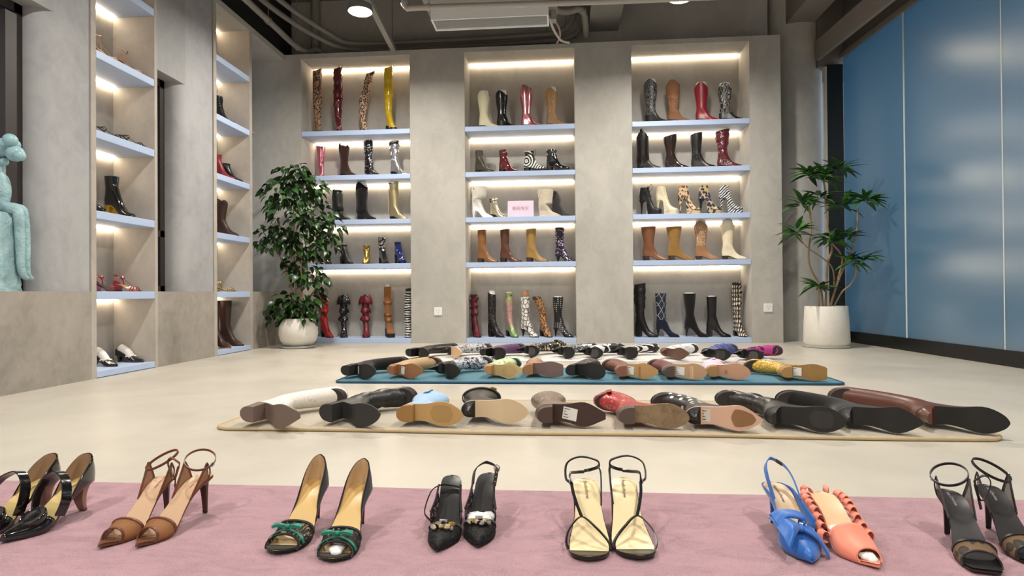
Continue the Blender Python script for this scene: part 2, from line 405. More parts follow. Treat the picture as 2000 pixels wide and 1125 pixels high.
# building over the road, seen through the first window as a thin strip
g = MB(); g.box((-9.0, -2, -0.5), (-8.6, 12, 9)); bm_ = NT('brick_facade'); br = bm_.n('ShaderNodeTexBrick'); br.inputs['Color1'].default_value = srgb(206, 150, 108); br.inputs['Color2'].default_value = srgb(190, 132, 95); br.inputs['Mortar'].default_value = srgb(205, 190, 170); br.inputs['Scale'].default_value = 2.5
bm_.l(bm_.coords((1, 1, 1)), br.inputs[0]); bm_.color(br.outputs[0])
bo = g.build('brick_building', bm_.mat, smooth=False); tag(bo, 'orange brick building outside the dark framed window', 'building')

# frosted blue glass wall on the right
def RX(y): return 2.925+(6.42-y)*0.055
ga = NT('frosted_blue_film'); ga.t.nodes.remove(ga.bs)
v = ga.coords((1, 1, 1)); nz = ga.noise(v, 30, 4)
tr = ga.n('ShaderNodeBsdfTranslucent'); tr.inputs[0].default_value = (0.31, 0.54, 0.68, 1)
gl = ga.n('ShaderNodeBsdfGlossy'); gl.inputs['Roughness'].default_value = 0.24; gl.inputs[0].default_value = (0.9, 0.95, 0.95, 1)
df = ga.n('ShaderNodeBsdfDiffuse'); df.inputs[0].default_value = (0.20, 0.28, 0.33, 1)
m1 = ga.n('ShaderNodeMixShader'); m1.inputs[0].default_value = 0.3; ga.l(tr.outputs[0], m1.inputs[1]); ga.l(df.outputs[0], m1.inputs[2])
lw = ga.n('ShaderNodeLayerWeight'); lw.inputs[0].default_value = 0.35
m2 = ga.n('ShaderNodeMixShader'); ga.l(ga.math('MULTIPLY_ADD', lw.outputs['Fresnel'], 0.7, 0.16), m2.inputs[0]); ga.l(m1.outputs[0], m2.inputs[1]); ga.l(gl.outputs[0], m2.inputs[2])
ga.l(m2.outputs[0], ga.out.inputs[0])
GZ0, GZ1 = 0.11, 2.93
ys = [6.405, 5.42, 4.36, 3.0, 1.6, 0.2, -1.2, -2.6, -4.4]
ang = math.atan(0.055)
wr = empty('wall_right', (0, 0, 0)); wr['kind'] = 'structure'
def slab(mb, y0, y1, z0, z1, dx0, dx1, mi=0):
    mb.add([(RX(y0)+dx0, y0, z0), (RX(y0)+dx1, y0, z0), (RX(y1)+dx1, y1, z0), (RX(y1)+dx0, y1, z0), (RX(y0)+dx0, y0, z1), (RX(y0)+dx1, y0, z1), (RX(y1)+dx1, y1, z1), (RX(y1)+dx0, y1, z1)],
           [(3,2,1,0),(4,5,6,7),(0,1,5,4),(1,2,6,5),(2,3,7,6),(3,0,4,7)], mi)
seam = plain((196, 210, 212), 0.4)
for i in range(len(ys)-1):
    g = MB(); slab(g, ys[i+1]+0.005, ys[i]-0.005, GZ0, GZ1, 0.0, 0.010); g.build('pane', ga.mat, wr, smooth=False)
    if i:
        g = MB(); wdt = 0.010 if i == 1 else 0.005; slab(g, ys[i]-wdt, ys[i]+wdt, GZ0, GZ1, -0.001, 0.011); g.build('seam', seam, wr, smooth=False)
g = MB(); slab(g, -4.4, 6.40, 0.0, GZ0, -0.012, 0.06); g.build('sill', plain((14, 14, 15), 0.35), wr, smooth=False)
g = MB(); slab(g, -4.4, 6.44, GZ1, GZ1+0.05, -0.015, 0.06); g.build('header', plain((120, 114, 106), 0.6), wr, smooth=False)
g = MB(); g.box((2.765, 6.405, 0), (2.925, 6.46, 2.86)); g.build('post', plain((26, 29, 29), 0.4), wr, smooth=False)
g = MB(); g.box((2.745, 6.40, 0.05), (2.763, 6.44, 2.84)); g.build('post_edging', plain((190, 184, 170), 0.5), wr, smooth=False)
g = MB(); slab(g, -4.4, 6.46, GZ1+0.05, CEIL, 0.03, 0.12); g.box((2.70, 6.46, 2.86), (3.2, 6.95, CEIL)); struct(g.build('wall_right_upper', concrete('taupe_plaster', (112, 104, 97), 0.08), smooth=False))
# beams
BM = concrete('taupe_beam', (134, 126, 119), 0.06)
g = MB(); slab(g, -4.4, 6.45, 2.925, 3.13, -0.245, -0.205); struct(g.build('trim_fascia', BM, smooth=False))
g = MB(); g.box((2.40, -4.4, 3.34), (2.68, 6.6, CEIL-0.002)); struct(g.build('trim_beam', BM, smooth=False))
g = MB(); g.box((0.33, 2.5, 3.38), (0.652, NB-0.002, CEIL-0.002)); struct(g.build('trim_beam_middle', concrete('pale_beam', (140, 137, 130), 0.08), smooth=False))
# rest of the room behind the camera
g = MB(); g.box((-3.5, -4.5, 0), (3.6, -4.4, CEIL)); struct(g.build('wall_front', concrete('rear_plaster', (190, 184, 174), 0.08), smooth=False))

# shelves with light strips
LED = emit((1.0, 0.80, 0.57), 23.0)
SH = plain((178, 196, 226), 0.45)
bay_word = ['niche by the leafy plant', 'middle niche', 'niche by the blue glass']
row_word = ['topmost', 'second from top', 'third from top', 'fourth from top', 'floor-level']
for bi, (x0, x1) in enumerate(BAYS):
    for ri, z in enumerate(ST):
        o = empty('wall_shelf', ((x0+x1)/2, D, z-TH), 0, 'pale blue shelf, %s in the %s' % (row_word[ri], bay_word[bi]), 'shelf', 'shelves in the niche wall')
        hw = (x1-x0)/2-0.002
        g = MB(); g.box((-hw, 0.0, 0), (hw, 0.357, TH)); b = g.build('board', SH, o, smooth=False); bevel(b, 0.003)
        if ri < 4:
            g = MB(); g.box((-hw+0.01, 0.335, -0.012), (hw-0.01, 0.352, -0.001)); tag(g.build('light_strip', LED, o, smooth=False), 'glowing warm white light strip')
    o = empty('light_strip', ((x0+x1)/2, NB-0.02, OPENZ-0.012), 0, 'warm light strip under the lintel of the %s' % bay_word[bi], 'light strip', 'lintel light strips')
    g = MB(); g.box((-hw+0.01, -0.005, 0), (hw-0.01, 0.012, 0.011)); g.build('tape', LED, o, smooth=False)
LZ_A = [2.628, 2.1093, 1.5933, 1.0744, 0.5558, 0.045]; LZ_C = [2.6157, 2.1002, 1.5841, 1.0704, 0.5558, 0.045]
for ci, (y0, y1, zs, wd_) in enumerate(((A0, A1, LZ_A, 'cabinet with the gold-heeled boot'), (C0, C1, LZ_C, 'cabinet next to the leafy plant'))):
    for ri, z in enumerate(zs):
        o = empty('wall_shelf', (LX, (y0+y1)/2, z-TH*(0.8 if ri == 5 else 1)), 0, 'lilac-blue shelf, %s in the %s' % (['topmost', 'second', 'third', 'fourth', 'fifth', 'floor-level'][ri], wd_), 'shelf', 'shelves in the left cabinets')
        hw = (y1-y0)/2-0.002; t = TH*(0.8 if ri == 5 else 1)
        g = MB(); g.box((-0.318, -hw, 0), (0.0, hw, t)); bevel(g.build('board', SH, o, smooth=False), 0.003)
        if ri < 5:
            g = MB(); g.box((-0.314, -hw+0.01, -0.012), (-0.298, hw-0.01, -0.001)); tag(g.build('light_strip', LED, o, smooth=False), 'glowing warm white light strip')
    o = empty('light_strip', (LB+0.012, (y0+y1)/2, 3.048), 0, 'warm light strip at the top of the %s' % wd_, 'light strip', 'cabinet light strips')
    g = MB(); g.box((-0.006, -hw+0.01, 0), (0.008, hw-0.01, 0.011)); g.build('tape', LED, o, smooth=False)

# ------------------------------------------------------------------ ceiling fittings
LAMPS = [(-1.68, 4.95), (1.003, 4.97)]+[(x, y) for y in (2.3, -0.35, -3.0) for x in (-1.68, 1.003)]
for i, (x, y) in enumerate(LAMPS):
    if i > 1 and y < -4: continue
    lab = ('round white downlight next to the grey cable trunking' if i == 0 else 'round white downlight near the frosted glass wall' if i == 1 else 'round white downlight over the rugs')
    o = empty('ceiling_light', (x, y, 2.93), 0, lab, 'ceiling light', 'round ceiling lights')
    g = MB(); g.lathe([(0.098, 0.012), (0.0985, -0.002), (0.106, -0.002), (0.107, 0.01), (0.10, 0.055), (0.02, 0.065), (0.012, 0.08), (0.012, CEIL-2.93-0.001)], 32); g.build('housing', plain((118, 116, 113), 0.5), o)
    g = MB(); g.lathe([(0.001, 0.001), (0.098, 0.001), (0.098, 0.006), (0.001, 0.006)], 32); g.build('diffuser', emit((1.0, 0.97, 0.92), 60.0), o)
    ld = bpy.data.lights.new('lamp_light', 'AREA'); ld.shape = 'DISK'; ld.size = 0.17; ld.energy = 52 if i < 2 else 40; ld.color = (1.0, 0.94, 0.86); ld.spread = math.radians(168)
    lo = bpy.data.objects.new('lamp_light', ld); lo.location = (0, 0, -0.006); link(lo, o)
# cable trunking beside the lamp
p0, p1 = at(724, 8, Y=5.0), at(771, 101, Y=6.28)
g = MB(); dv = (p1-p0); dv /= np.linalg.norm(dv); sd = np.array([1.0, 0, 0]); up_ = np.cross(sd, dv)*-1
def bar(mb, a, b, sdv, w_, h_):
    d_ = (b-a)/np.linalg.norm(b-a); u_ = np.cross(d_, sdv); u_ /= np.linalg.norm(u_)
    mb.loft([[q+sdv*w_/2+u_*h_/2, q-sdv*w_/2+u_*h_/2, q-sdv*w_/2-u_*h_/2, q+sdv*w_/2-u_*h_/2] for q in (a, b)])
bar(g, p0-dv*0.4, p1, sd, 0.05, 0.05); tag(g.build('cable_trunking', plain((146, 142, 136), 0.5), smooth=False), 'straight grey cable trunking running from lamp to wall top', 'trunking')
# air conditioner
ac = empty('air_conditioner', (-0.58, 5.1, 2.85), 0, 'ducted ceiling air conditioner with long white slatted grille', 'air conditioner')
g = MB(); g.box((-0.545, -0.46, 0.10), (0.575, 0.13, 0.42)); g.box((-0.40, -0.35, 0.42), (0.40, -0.05, CEIL-2.851)); bevel(g.build('body', concrete('grey_duct_board', (146, 142, 135), 0.08), ac, smooth=False), 0.01)
g = MB(); g.box((-0.50, -0.11, 0.0), (0.50, -0.095, 0.10)); g.box((-0.50, 0.095, 0.0), (0.50, 0.11, 0.10)); g.box((-0.50, -0.095, 0.0), (-0.485, 0.095, 0.10)); g.box((0.485, -0.095, 0.0), (0.50, 0.095, 0.10)); g.build('grille_frame', plain((236, 236, 234), 0.45), ac, smooth=False)
slat = MB(); slat.add([(-0.485, -0.007, 0.0), (0.485, -0.007, 0.0), (0.485, 0.009, 0.012), (-0.485, 0.009, 0.012), (-0.485, -0.007, 0.002), (0.485, -0.007, 0.002), (0.485, 0.009, 0.014), (-0.485, 0.009, 0.014)], [(0,1,2,3),(7,6,5,4),(0,4,5,1),(1,5,6,2),(2,6,7,3),(3,7,4,0)])
sm_ = slat.mesh('slat', plain((238, 238, 236), 0.45), smooth=False)
for k in range(12): o = bpy.data.objects.new('slat', sm_); o.location = (0, -0.086+k*0.0155, 0.003); link(o, ac)
g = MB(); g.box((0.52, 0.02, 0.02), (0.565, 0.10, 0.10)); g.build('drain_box', plain((150, 146, 138), 0.5), ac, smooth=False)
# pipes
PW = plain((176, 170, 160), 0.45); PG = plain((124, 119, 112), 0.6); PL = plain((150, 144, 136), 0.55)
def pipe(name, pts, r, mat, label, n=40, clamps=(), rods=True):
    o = empty(name, tuple(pts[0]), 0, label, 'pipe'); q = np.asarray(pts)-np.asarray(pts[0])
    P = spline(q, n); g = MB(); g.tube(P, r, 12); g.build('run', mat, o)
    for t in clamps:
        i = int(t*(n-2)); d = P[i+1]-P[i]; d /= np.linalg.norm(d)
        g = MB(); g.tube([P[i]-d*0.012, P[i]+d*0.012], r*1.25, 12); g.build('clamp', mat, o)
        if rods: MB().tube([P[i]+np.array([0, 0, r]), P[i]+np.array([0, 0, max(0.05, min(0.7, CEIL-pts[0][2]-P[i][2]-0.001))])], 0.005, 6).build('hanger_rod', mat, o)
    return o
a, b = at(797, 16, Y=4.55), at(1260, 0, Y=4.55)
pipe('water_pipe', [a+np.array([-0.03, 0.0, 0.6]), a+np.array([-0.03, 0, 0.10]), a+np.array([-0.028, 0, 0.035]), a+np.array([0.0, 0, 0.0]), a+np.array([0.08, 0, 0.0]), a*0.5+b*0.5, b, b+np.array([1.2, 0, 0.0])], 0.022, PW, 'white pipe with a corner elbow in front of the air conditioner', 60, (0.30, 0.62))
a = at(1088, 19, Y=6.1); b = at(1141, 17, Y=6.2); c_ = at(1145, 72, Y=6.38)
pipe('drain_pipe', [a+np.array([-0.5, -0.6, 0.05]), a, b+np.array([-0.05, 0, 0]), b+np.array([0.0, 0.05, -0.03]), b*0.5+c_*0.5, c_], 0.036, PL, 'grey elbow pipe dropping behind the niche wall', 40, (0.5,))
for k, (dx, dz, lab) in enumerate(((0.0, 0.0, 'pale conduit running over the left cabinets to the corner'), (0.10, 0.03, 'grey conduit curving from the left cabinets along the wall top'), (0.20, 0.09, 'upper grey conduit curving along the dark wall'))):
    y_e = 6.45-0.03*k
    if k == 0: pts = [(-2.82, 1.0, 3.20), (-2.82, 4.0, 3.20), (-2.82, 5.6, 3.20), (-2.82, 6.15, 3.20), (-2.74, 6.32, 3.18), (-2.66, 6.40, 3.23), (-2.56, 6.42, 3.16)]
    else: pts = [(-2.86+dx*0.9, 1.0, 3.24+dz), (-2.86+dx*0.9, 4.0, 3.24+dz), (-2.84+dx*0.9, 5.4, 3.25+dz), (-2.6+dx, 6.1, 3.20+dz*0.8), (-2.2, y_e-0.05, 3.17+dz), (-1.4, y_e, 3.18+dz), (-0.2, y_e, 3.20+dz), (0.14-0.09*(k-1), y_e, 3.24+dz), (0.26-0.09*(k-1), y_e, 3.40+dz), (0.28-0.09*(k-1), y_e, 3.8)]
    pipe('conduit', pts, 0.030 if k == 0 else 0.026, PL if k == 0 else PG, lab, 70, (0.35, 0.55) if k == 0 else (0.52, 0.7, 0.82), k != 1)
x = at(616, 40, Y=6.52)[0]
g = MB(); g.lathe([(0.05, 3.12), (0.05, CEIL-0.001)], 20, (x, 6.52)); tag(g.build('riser_pipe', PL), 'thick upright pipe rising in the dark back corner', 'pipe')
cb = empty('loose_cable', tuple(at(1073, 33, Y=5.19)), 0, 'loose looped pale cable hanging beside the air conditioner', 'cable')
o0 = np.array(cb.location)
g = MB(); g.tube(spline([at(1073, 33, Y=5.19)-o0, at(1080, 55, Y=5.4)-o0, at(1090, 72, Y=5.6)-o0, at(1098, 80, Y=5.75)-o0, at(1112, 83, Y=5.8)-o0], 24), 0.011, 8); g.build('cable', plain((205, 198, 190), 0.5), cb)
g = MB(); g.tube(spline([at(1075, 34, Y=5.19)-o0, at(1090, 50, Y=5.4)-o0, at(1094, 70, Y=5.6)-o0, at(1088, 84, Y=5.75)-o0], 24), 0.009, 8); g.build('cable', plain((168, 138, 128), 0.5), cb)
# sockets
def socket(px, py, label):
    p = at(px, py, Y=D); o = empty('wall_socket', (p[0], D, p[2]), 0, label, 'socket')
    g = MB(); g.box((-0.043, -0.012, -0.043), (0.043, 0.0, 0.043)); bevel(g.build('plate', plain((232, 232, 230), 0.4), o, smooth=False), 0.003)
    for dx, dz, w_, h_ in ((-0.012, 0.012, 0.003, 0.009), (0.012, 0.012, 0.003, 0.009), (0, -0.012, 0.003, 0.009)):
        g = MB(); g.box((dx-w_/2, -0.0132, dz-h_/2), (dx+w_/2, -0.0118, dz+h_/2)); g.build('slot', plain((60, 60, 60), 0.5), o, smooth=False)
socket(856, 608, 'white wall socket between the plant niche and middle niche')
socket(1500, 601, 'white wall socket beside the niche by the blue glass')
# ------------------------------------------------------------------ boots
_PS = np.array([0, .02, .06, .12, .2, .3, .4, .5, .6, .68, .75, .82, .88, .93, .97, 1.0])
_PB = [0.0, .36, .56, .67, .70, .67, .67, .76, .91, .985]
TOES = {'point': [.92, .74, .55, .36, .20, .06], 'almond': [.96, .86, .71, .54, .36, .05], 'round': [.99, .95, .87, .74, .53, .08],
        'square': [.98, .92, .85, .79, .74, .60], 'snip': [.91, .75, .58, .43, .33, .22]}
def plan_fn(toe):
    s = np.linspace(0, 1, 201); y = np.interp(s, _PS, _PB+TOES[toe])
    k = np.array([1, 2, 3, 2, 1])/9.0; ys = np.convolve(np.pad(y, 2, mode='edge'), k, 'valid'); ys[0] = 0.0; ys[1] = max(ys[1], .2)
    return lambda x: np.interp(x, s, ys)
PLANS = {t: plan_fn(t) for t in TOES}
_TZ = np.array([0, .006, .014, .022, .032, .045, .060, .078, .098, .12, .14])
_TX = np.array([.985, 1.0, .992, .945, .835, .705, .595, .515, .465, .438, .427])
NTH = 26; TH_ = np.arange(NTH)*2*PI/NTH
BLK = plain((16, 15, 15), 0.45)
TAN = plain((176, 140, 92), 0.55)
PAPER = plain((236, 234, 230), 0.8)

class Boot:
    def __init__(s, name, label, cat, H, mat, L=.245, W=.041, heel=('block', .03), plat=0.0, toe='almond', dt=.118, da=.09, ww=.05, wa=.036, top=('straight', 0), slouch=(0, 0),
                 lean=0.0, leany=0.0, sole=BLK, heelm=None, platm=None, paper=False, tabs=None, group=None, side=1, fluff=0.0, ext=(), ts=.005, lining=None, seed=0, footmat=None, one_tab=False):
        s.__dict__.update(locals()); s.plan = PLANS[toe]; s.ht, s.h = heel
        s.Hs = max(H-s.h-plat-ts, .115); s.base = plat+ts; s.r = random.Random(hash(label) % 9999 if False else sum(map(ord, label)))
        s.root = empty(name, label=label, cat=cat, group=group)
        s.make()
    def lift(s, x, z=0.0):
        a = 1-smooth(.24*s.L, .68*s.L, x); t = smooth(.035, .13, z)
        return s.h*(a*(1-t)+t)
    def xb(s, z):
        return np.interp(z, [0, .02, .05, .09, .13], [.004, 0, 0, .008, .012])-(s.dt-s.da)*.55*smooth(.13, max(min(.36, s.Hs), .16), z)
    def outline(s, z, off=0.0):
        xb = s.xb(z); L = s.L
        k = smooth(.13, max(min(.36, s.Hs), .16), z)
        xf = np.interp(z, _TZ, _TX)*L if z < .13 else xb+s.da+(s.dt-s.da)*k
        if z >= .13: xf = max(xf, xb+s.da)
        u = (1-np.cos(TH_))/2; x = xb+(xf-xb)*u
        topx = np.interp(x/L, _TX[::-1][:-1], _TZ[::-1][:-1], left=9.0); topx = np.where(x < .426*L, 9.0, topx)
        yf = s.W*s.plan(np.clip((x-xb)/(L-xb), 0, 1))*np.clip(1-np.clip(z/np.maximum(topx, 1e-4), 0, 1)**2.6, 0, 1)**(1/2.6)
        ysf = (s.wa+(s.ww-s.wa)*k)*2*np.sqrt(np.clip(u*(1-u), 0, None))
        t = smooth(.045, .12, z); y = (yf*(1-t)+ysf*t)*np.sign(np.sin(TH_)+1e-9)
        return x, y
    def ztop(s):
        kind, a = s.top; c = np.cos(TH_)
        if kind == 'straight': return np.zeros(NTH)
        if kind == 'slant': return -a*(1+c)/2            # higher at the front
        if kind == 'slantb': return -a*(1-c)/2
        if kind == 'sideslope': return -a*(1-np.sin(TH_))/2-.02*np.cos(TH_)**2
        if kind == 'scallop': return -a*np.abs(c)**1.6
        if kind == 'dome': return -a*np.abs(c)**1.2-0.01*(np.abs(np.sin(TH_)) > .97)
        if kind == 'vnotch': return -a*np.clip(np.abs(np.sin(TH_))-.4, 0, 1)
        return np.zeros(NTH)
    def ring(s, z, off=0.0, zt=None):
        x, y = s.outline(z)
        xc = (x.min()+x.max())/2; sx = x-xc; rr = np.sqrt(sx**2+y**2)+1e-6
        x = x+sx/rr*off; y = y+y/rr*off
        a, n = s.slouch
        if a and z > .09:
            m = smooth(.09, .13, z)*smooth(s.Hs+.001, s.Hs-.05, z) if False else smooth(.09, .13, z)
            wv = a*m*(np.sin(z/s.Hs*n*2*PI+1.3*np.sin(TH_+z*9)+s.seed)+.5*np.sin(z/s.Hs*n*3.7*PI+2*TH_))
            x = x+sx/rr*wv; y = y+y/rr*wv*.8; x = x+a*.5*m*math.sin(z/s.Hs*n*PI+s.seed)
        if s.fluff and z > .0:
            j = np.array([s.r.uniform(-1, 1) for _ in range(NTH)])*s.fluff; x = x+sx/rr*j; y = y+y/rr*j
        q = max(0.0, (z-.14)/max(s.Hs-.14, .05)); x = x+s.lean*q**1.6; y = y+s.leany*q**1.6
        zz = np.full(NTH, z)
        if zt is None: zt = s.ztop()
        zA = .12
        if z > zA: zz = zA+(z-zA)*(s.Hs+zt-zA)/max(s.Hs-zA, .01)
        if z < .12: y = y+s.side*.007*np.sin(np.clip(x/s.L, 0, 1)*PI)*(1-smooth(.05, .12, z))
        return np.stack([x, y, s.base+zz+s.lift(x, np.full(NTH, z))], 1)
    def make(s):
        Hs = s.Hs; zs = [0, .006, .014, .023, .033, .045, .058, .072, .088, .104, .12]
        zs = [z for z in zs if z < Hs-.01]; nn = max(3, int((Hs-zs[-1])/.022)); nn = nn if not s.slouch[0] else int(nn*2)
        zs += list(np.linspace(zs[-1]+.014, Hs, nn))
        rings = [s.ring(z) for z in zs]; s.top_ring = rings[-1]
        g = MB(); g.loft(rings, False, False); mats = [s.mat]
        c = s.top_ring.mean(0)
        inn = [s.top_ring, c+(s.top_ring-c)*np.array([.93, .93, 1]), c+(s.top_ring-c)*np.array([.90, .90, 1])-np.array([0, 0, .035])]
        if s.footmat is not None:
            mats.append(s.footmat)
            for i, f in enumerate(g.f):
                if len(f) == 4 and max(f)//NTH < 9: g.m[i] = 1
        up = g.build('upper', mats, s.root, smooth=60)
        g = MB(); g.loft(inn, False, True); g.build('lining', s.lining or plain((52, 44, 40), 0.8), s.root, smooth=50)
        if s.paper:
            ph = s.paper if isinstance(s.paper, float) else .012
            zc = s.top_ring[:, 2]
            b = c+(s.top_ring-c)*np.array([.88, .88, .55]); b[:, 2] -= .01
            t2 = c+(s.top_ring-c)*np.array([.70, .70, .0]); t2[:, 2] = zc.max()+ph*.6
            t3 = c+(s.top_ring-c)*np.array([.3, .3, 0]); t3[:, 2] = zc.max()+ph
            g = MB(); g.loft([b, t2, t3], True, True); g.build('tissue_paper', PAPER, s.root, smooth=60)
        # sole
        xs = s.L*(1-np.cos(np.linspace(0, PI, 23)))/2; yw = s.W*s.plan(xs/s.L)*1.045+.0008; yo = s.side*.007*np.sin(xs/s.L*PI)
        xs2 = (xs-s.L*.5)*1.012+s.L*.5+.001
        lz = s.plat+s.lift(xs); P = [np.stack([xs2, yo+sg*yw, lz+dz], 1) for sg, dz in ((1, s.ts+.003), (1, 0), (-1, 0), (-1, s.ts+.003))]
        g = MB(); G = np.stack(P, 1); g.grid(G, closed_v=True); g.add(G[0], [(0, 1, 2, 3)]); g.add(G[-1], [(3, 2, 1, 0)]); g.build('sole', s.sole, s.root, smooth=30)
        # heel
        hm = s.heelm or s.sole
        if s.h+s.plat > .008 and s.ht != 'none':
            xh = {'stiletto': .06, 'kitten': .055, 'block': .066, 'cuban': .066, 'flare': .06, 'wedge': .13, 'flat': .068, 'thin': .06}[s.ht]
            a = np.linspace(0, 1, 9); hx = xh*(1-np.cos(a*PI/2)); hy = s.W*s.plan(hx/s.L)*1.03+.0008; ho = s.side*.007*np.sin(hx/s.L*PI)
            tx = np.concatenate([hx[::-1], hx[1:]]); ty = np.concatenate([(ho+hy)[::-1], (ho-hy)[1:]])
            tz = s.plat+s.lift(tx)
            bsx, bsy, bx, ex = {'stiletto': (.13, .13, .022, .30), 'kitten': (.17, .2, .03, .4), 'block': (.88, .92, .036, 1), 'cuban': (.66, .74, .036, .8), 'flare': (.95, 1.05, .028, .6), 'wedge': (.9, .9, .06, 1), 'flat': (.97, .97, .034, 1), 'thin': (.24, .62, .026, .5)}[s.ht]
            rings = []
            for t in np.linspace(0, 1, 8):
                q = t**ex; cx = xh*.5*(1-q)+bx*q; kx = 1*(1-q)+bsx*q; ky = 1*(1-q)+bsy*q
                rings.append(np.stack([cx+(tx-xh*.5)*kx, ty*ky, tz*(1-t)], 1))
            g = MB(); g.loft(rings, True, True); g.build('heel', hm, s.root, smooth=35)
        if s.plat > .004:
            i0 = 9; xs3 = xs[i0:]; P = []
            for sg, zz, k in ((1, s.plat+s.lift(xs3)+.001, 1.05), (1, 0*xs3, 1.0), (-1, 0*xs3, 1.0), (-1, s.plat+s.lift(xs3)+.001, 1.05)):
                P.append(np.stack([xs3+(.0 if zz[0] else .012*(1-(xs3-xs3[0])/(xs3[-1]-xs3[0]))), yo[i0:]+sg*yw[i0:]*k, zz], 1))
            G = np.stack(P, 1); g = MB(); g.grid(G, closed_v=True); g.add(G[0], [(0, 1, 2, 3)]); g.add(G[-1], [(3, 2, 1, 0)]); g.build('platform', s.platm or s.mat, s.root, smooth=30)
        if s.tabs is not None:
            for th in ((3*PI/2,) if s.one_tab else (PI/2, 3*PI/2)):
                i = int(round(th/(2*PI)*NTH)) % NTH; p = s.top_ring[i]; sg = 1 if p[1] > c[1] else -1
                o_ = np.array([0, sg*.004, 0]); arc = [p+o_+np.array([0, 0, -.05]), p+o_+np.array([0, 0, -.005]), p+np.array([0, sg*.002, .014]), p+np.array([0, -sg*.004, .016]), p+np.array([0, -sg*.010, -.02])]
                g = MB(); g.ribbon(spline(arc, 10), .024, .003, c+np.array([0, 0, -.03])); g.build('pull_tab', s.tabs, s.root, smooth=40)
        for e in s.ext: getattr(s, 'x_'+e[0])(*e[1:])
    # ---- trims
    def band(s, z, off):
        return s.ring(z, off)
    def x_strap(s, z, wd, mat, buckle=(200, 190, 170)):
        R = [s.ring(z-wd/2, .004), s.ring(z+wd/2, .004)]
        g = MB(); g.grid(np.asarray(R), closed_v=True); o = g.build('strap', mat, s.root, smooth=60); solid(o, .004, 0)
        i = int(NTH*.68); p = s.ring(z, .011)[i]; g = MB(); q = s.ring(z, .011)[(i+2) % NTH]; t = (q-p); t /= np.linalg.norm(t)
        for aa, bb in ((0, 1), (1, 2), (2, 3), (3, 0)):
            cs = [p+t*sx*wd*.6+np.array([0, 0, sz*wd*.62]) for sx, sz in ((-1, -1), (1, -1), (1, 1), (-1, 1))]; g.tube([cs[aa], cs[bb]], .003, 6)
        g.build('buckle', plain(buckle, 0.25, 1.0), s.root, smooth=40)
    def x_fold(s, z0, mat, off=.008, cut=0.0):
        zs = np.linspace(s.Hs, z0, 6); R = []
        for k, z in enumerate(zs):
            r_ = s.ring(z, off*(.4+.6*k/5)); 
            if k == 5 and cut: r_[:, 2] -= cut*np.abs(np.sin(TH_))
            R.append(r_)
        g = MB(); g.grid(np.asarray(R), closed_v=True); o = g.build('fold_over_cuff', mat, s.root, smooth=60); solid(o, .003, 0)
    def x_fringe(s, z1, z0, mat, n=22, span=(0.0, 2*PI)):
        g = MB()
        for k in range(n):
            th = span[0]+(span[1]-span[0])*k/n; i = int(th/(2*PI)*NTH) % NTH; P = []
            lo = z0+s.r.uniform(-.01, .02)
            for z in np.linspace(z1, lo, 6): 
                p = s.ring(max(z, .03), .005+.012*(z1-z)/(z1-z0))[i]; p[2] = s.base+s.h+z; 
                if z < .13: top = s.ring(.13, .016)[i]; p[0] = top[0]; p[1] = top[1]
                P.append(p)
            c = s.ring(z1)[:, :].mean(0); g.ribbon(P, .0105, .002, np.array([[c[0], c[1], q[2]] for q in P]))
        g.build('fringe', mat, s.root, smooth=40)
    def x_ruffle(s, z, mat, out=.022, hgt=.045, waves=4, drop=.03, fx=1.0):
        R = []
        for t in np.linspace(0, 1, 6):
            k = out*np.sin(t*PI*.62)*(1+.45*np.sin(waves*TH_+z*40)); r_ = s.ring(max(z-drop*t, .02), .0); c = r_.mean(0); d = r_-c; d[:, 2] = 0; d /= np.linalg.norm(d, axis=1)[:, None]+1e-9
            r_ = r_+d*(k[:, None]+.002); r_[:, 2] += hgt*.25*np.sin(waves*TH_+1)*t; R.append(r_)
        g = MB(); g.grid(np.asarray(R), closed_v=True); o = g.build('ruffle', mat, s.root, smooth=70); solid(o, .003, 0)
    def x_laces(s, z0, z1, mat, n=7, loop=True):
        g = MB()
        for k in range(n):
            z = z0+(z1-z0)*k/(n-1); r_ = s.ring(z, .004); a, b = r_[10], r_[16]; r2 = s.ring(min(z+.02, s.Hs), .004)
            g.tube([r_[10], (r_[12]+r2[12])/2, (r_[13]+r2[13])/2+np.array([.004, 0, 0]), r2[15], r2[16]], .0022, 5); g.tube([r_[16], (r_[14]+r2[14])/2, r2[11], r2[10]], .0022, 5)
        if loop:
            p = s.ring(z1, .004)[13]; g.tube(spline([p, p+np.array([.03, -.02, .01]), p+np.array([.035, -.03, -.04]), p+np.array([.012, -.02, -.06])], 12), .0022, 5)
        g.build('laces', mat, s.root, smooth=60)
    def x_studs(s, z0, z1, mat, n=26, r=.004):
        g = MB()
        if n <= 30:
            me = MB().ball((0, 0, 0), r, 8, 5).mesh('stud', mat, smooth=60)
            for k in range(n):
                p = s.ring(z0+(z1-z0)*k/(n-1), .001)[NTH*3//4-2] if n <= 6 else s.ring(s.r.uniform(z0, z1), .001)[s.r.randrange(NTH)]
                o = bpy.data.objects.new('stud', me); o.location = p; link(o, s.root)
            return
        for k in range(n):
            z = s.r.uniform(z0, z1); p = s.ring(z, .001)[s.r.randrange(NTH)]; g.ball(p, r, 6, 4)
        g.build('studs', mat, s.root, smooth=60)
    def x_collar(s, wd, mat, off=.003):
        zs = [s.Hs-wd, s.Hs-wd*.5, s.Hs+.001]; g = MB(); g.grid(np.asarray([s.ring(z, off) for z in zs]), closed_v=True); o = g.build('collar', mat, s.root, smooth=60); solid(o, .003, 0)
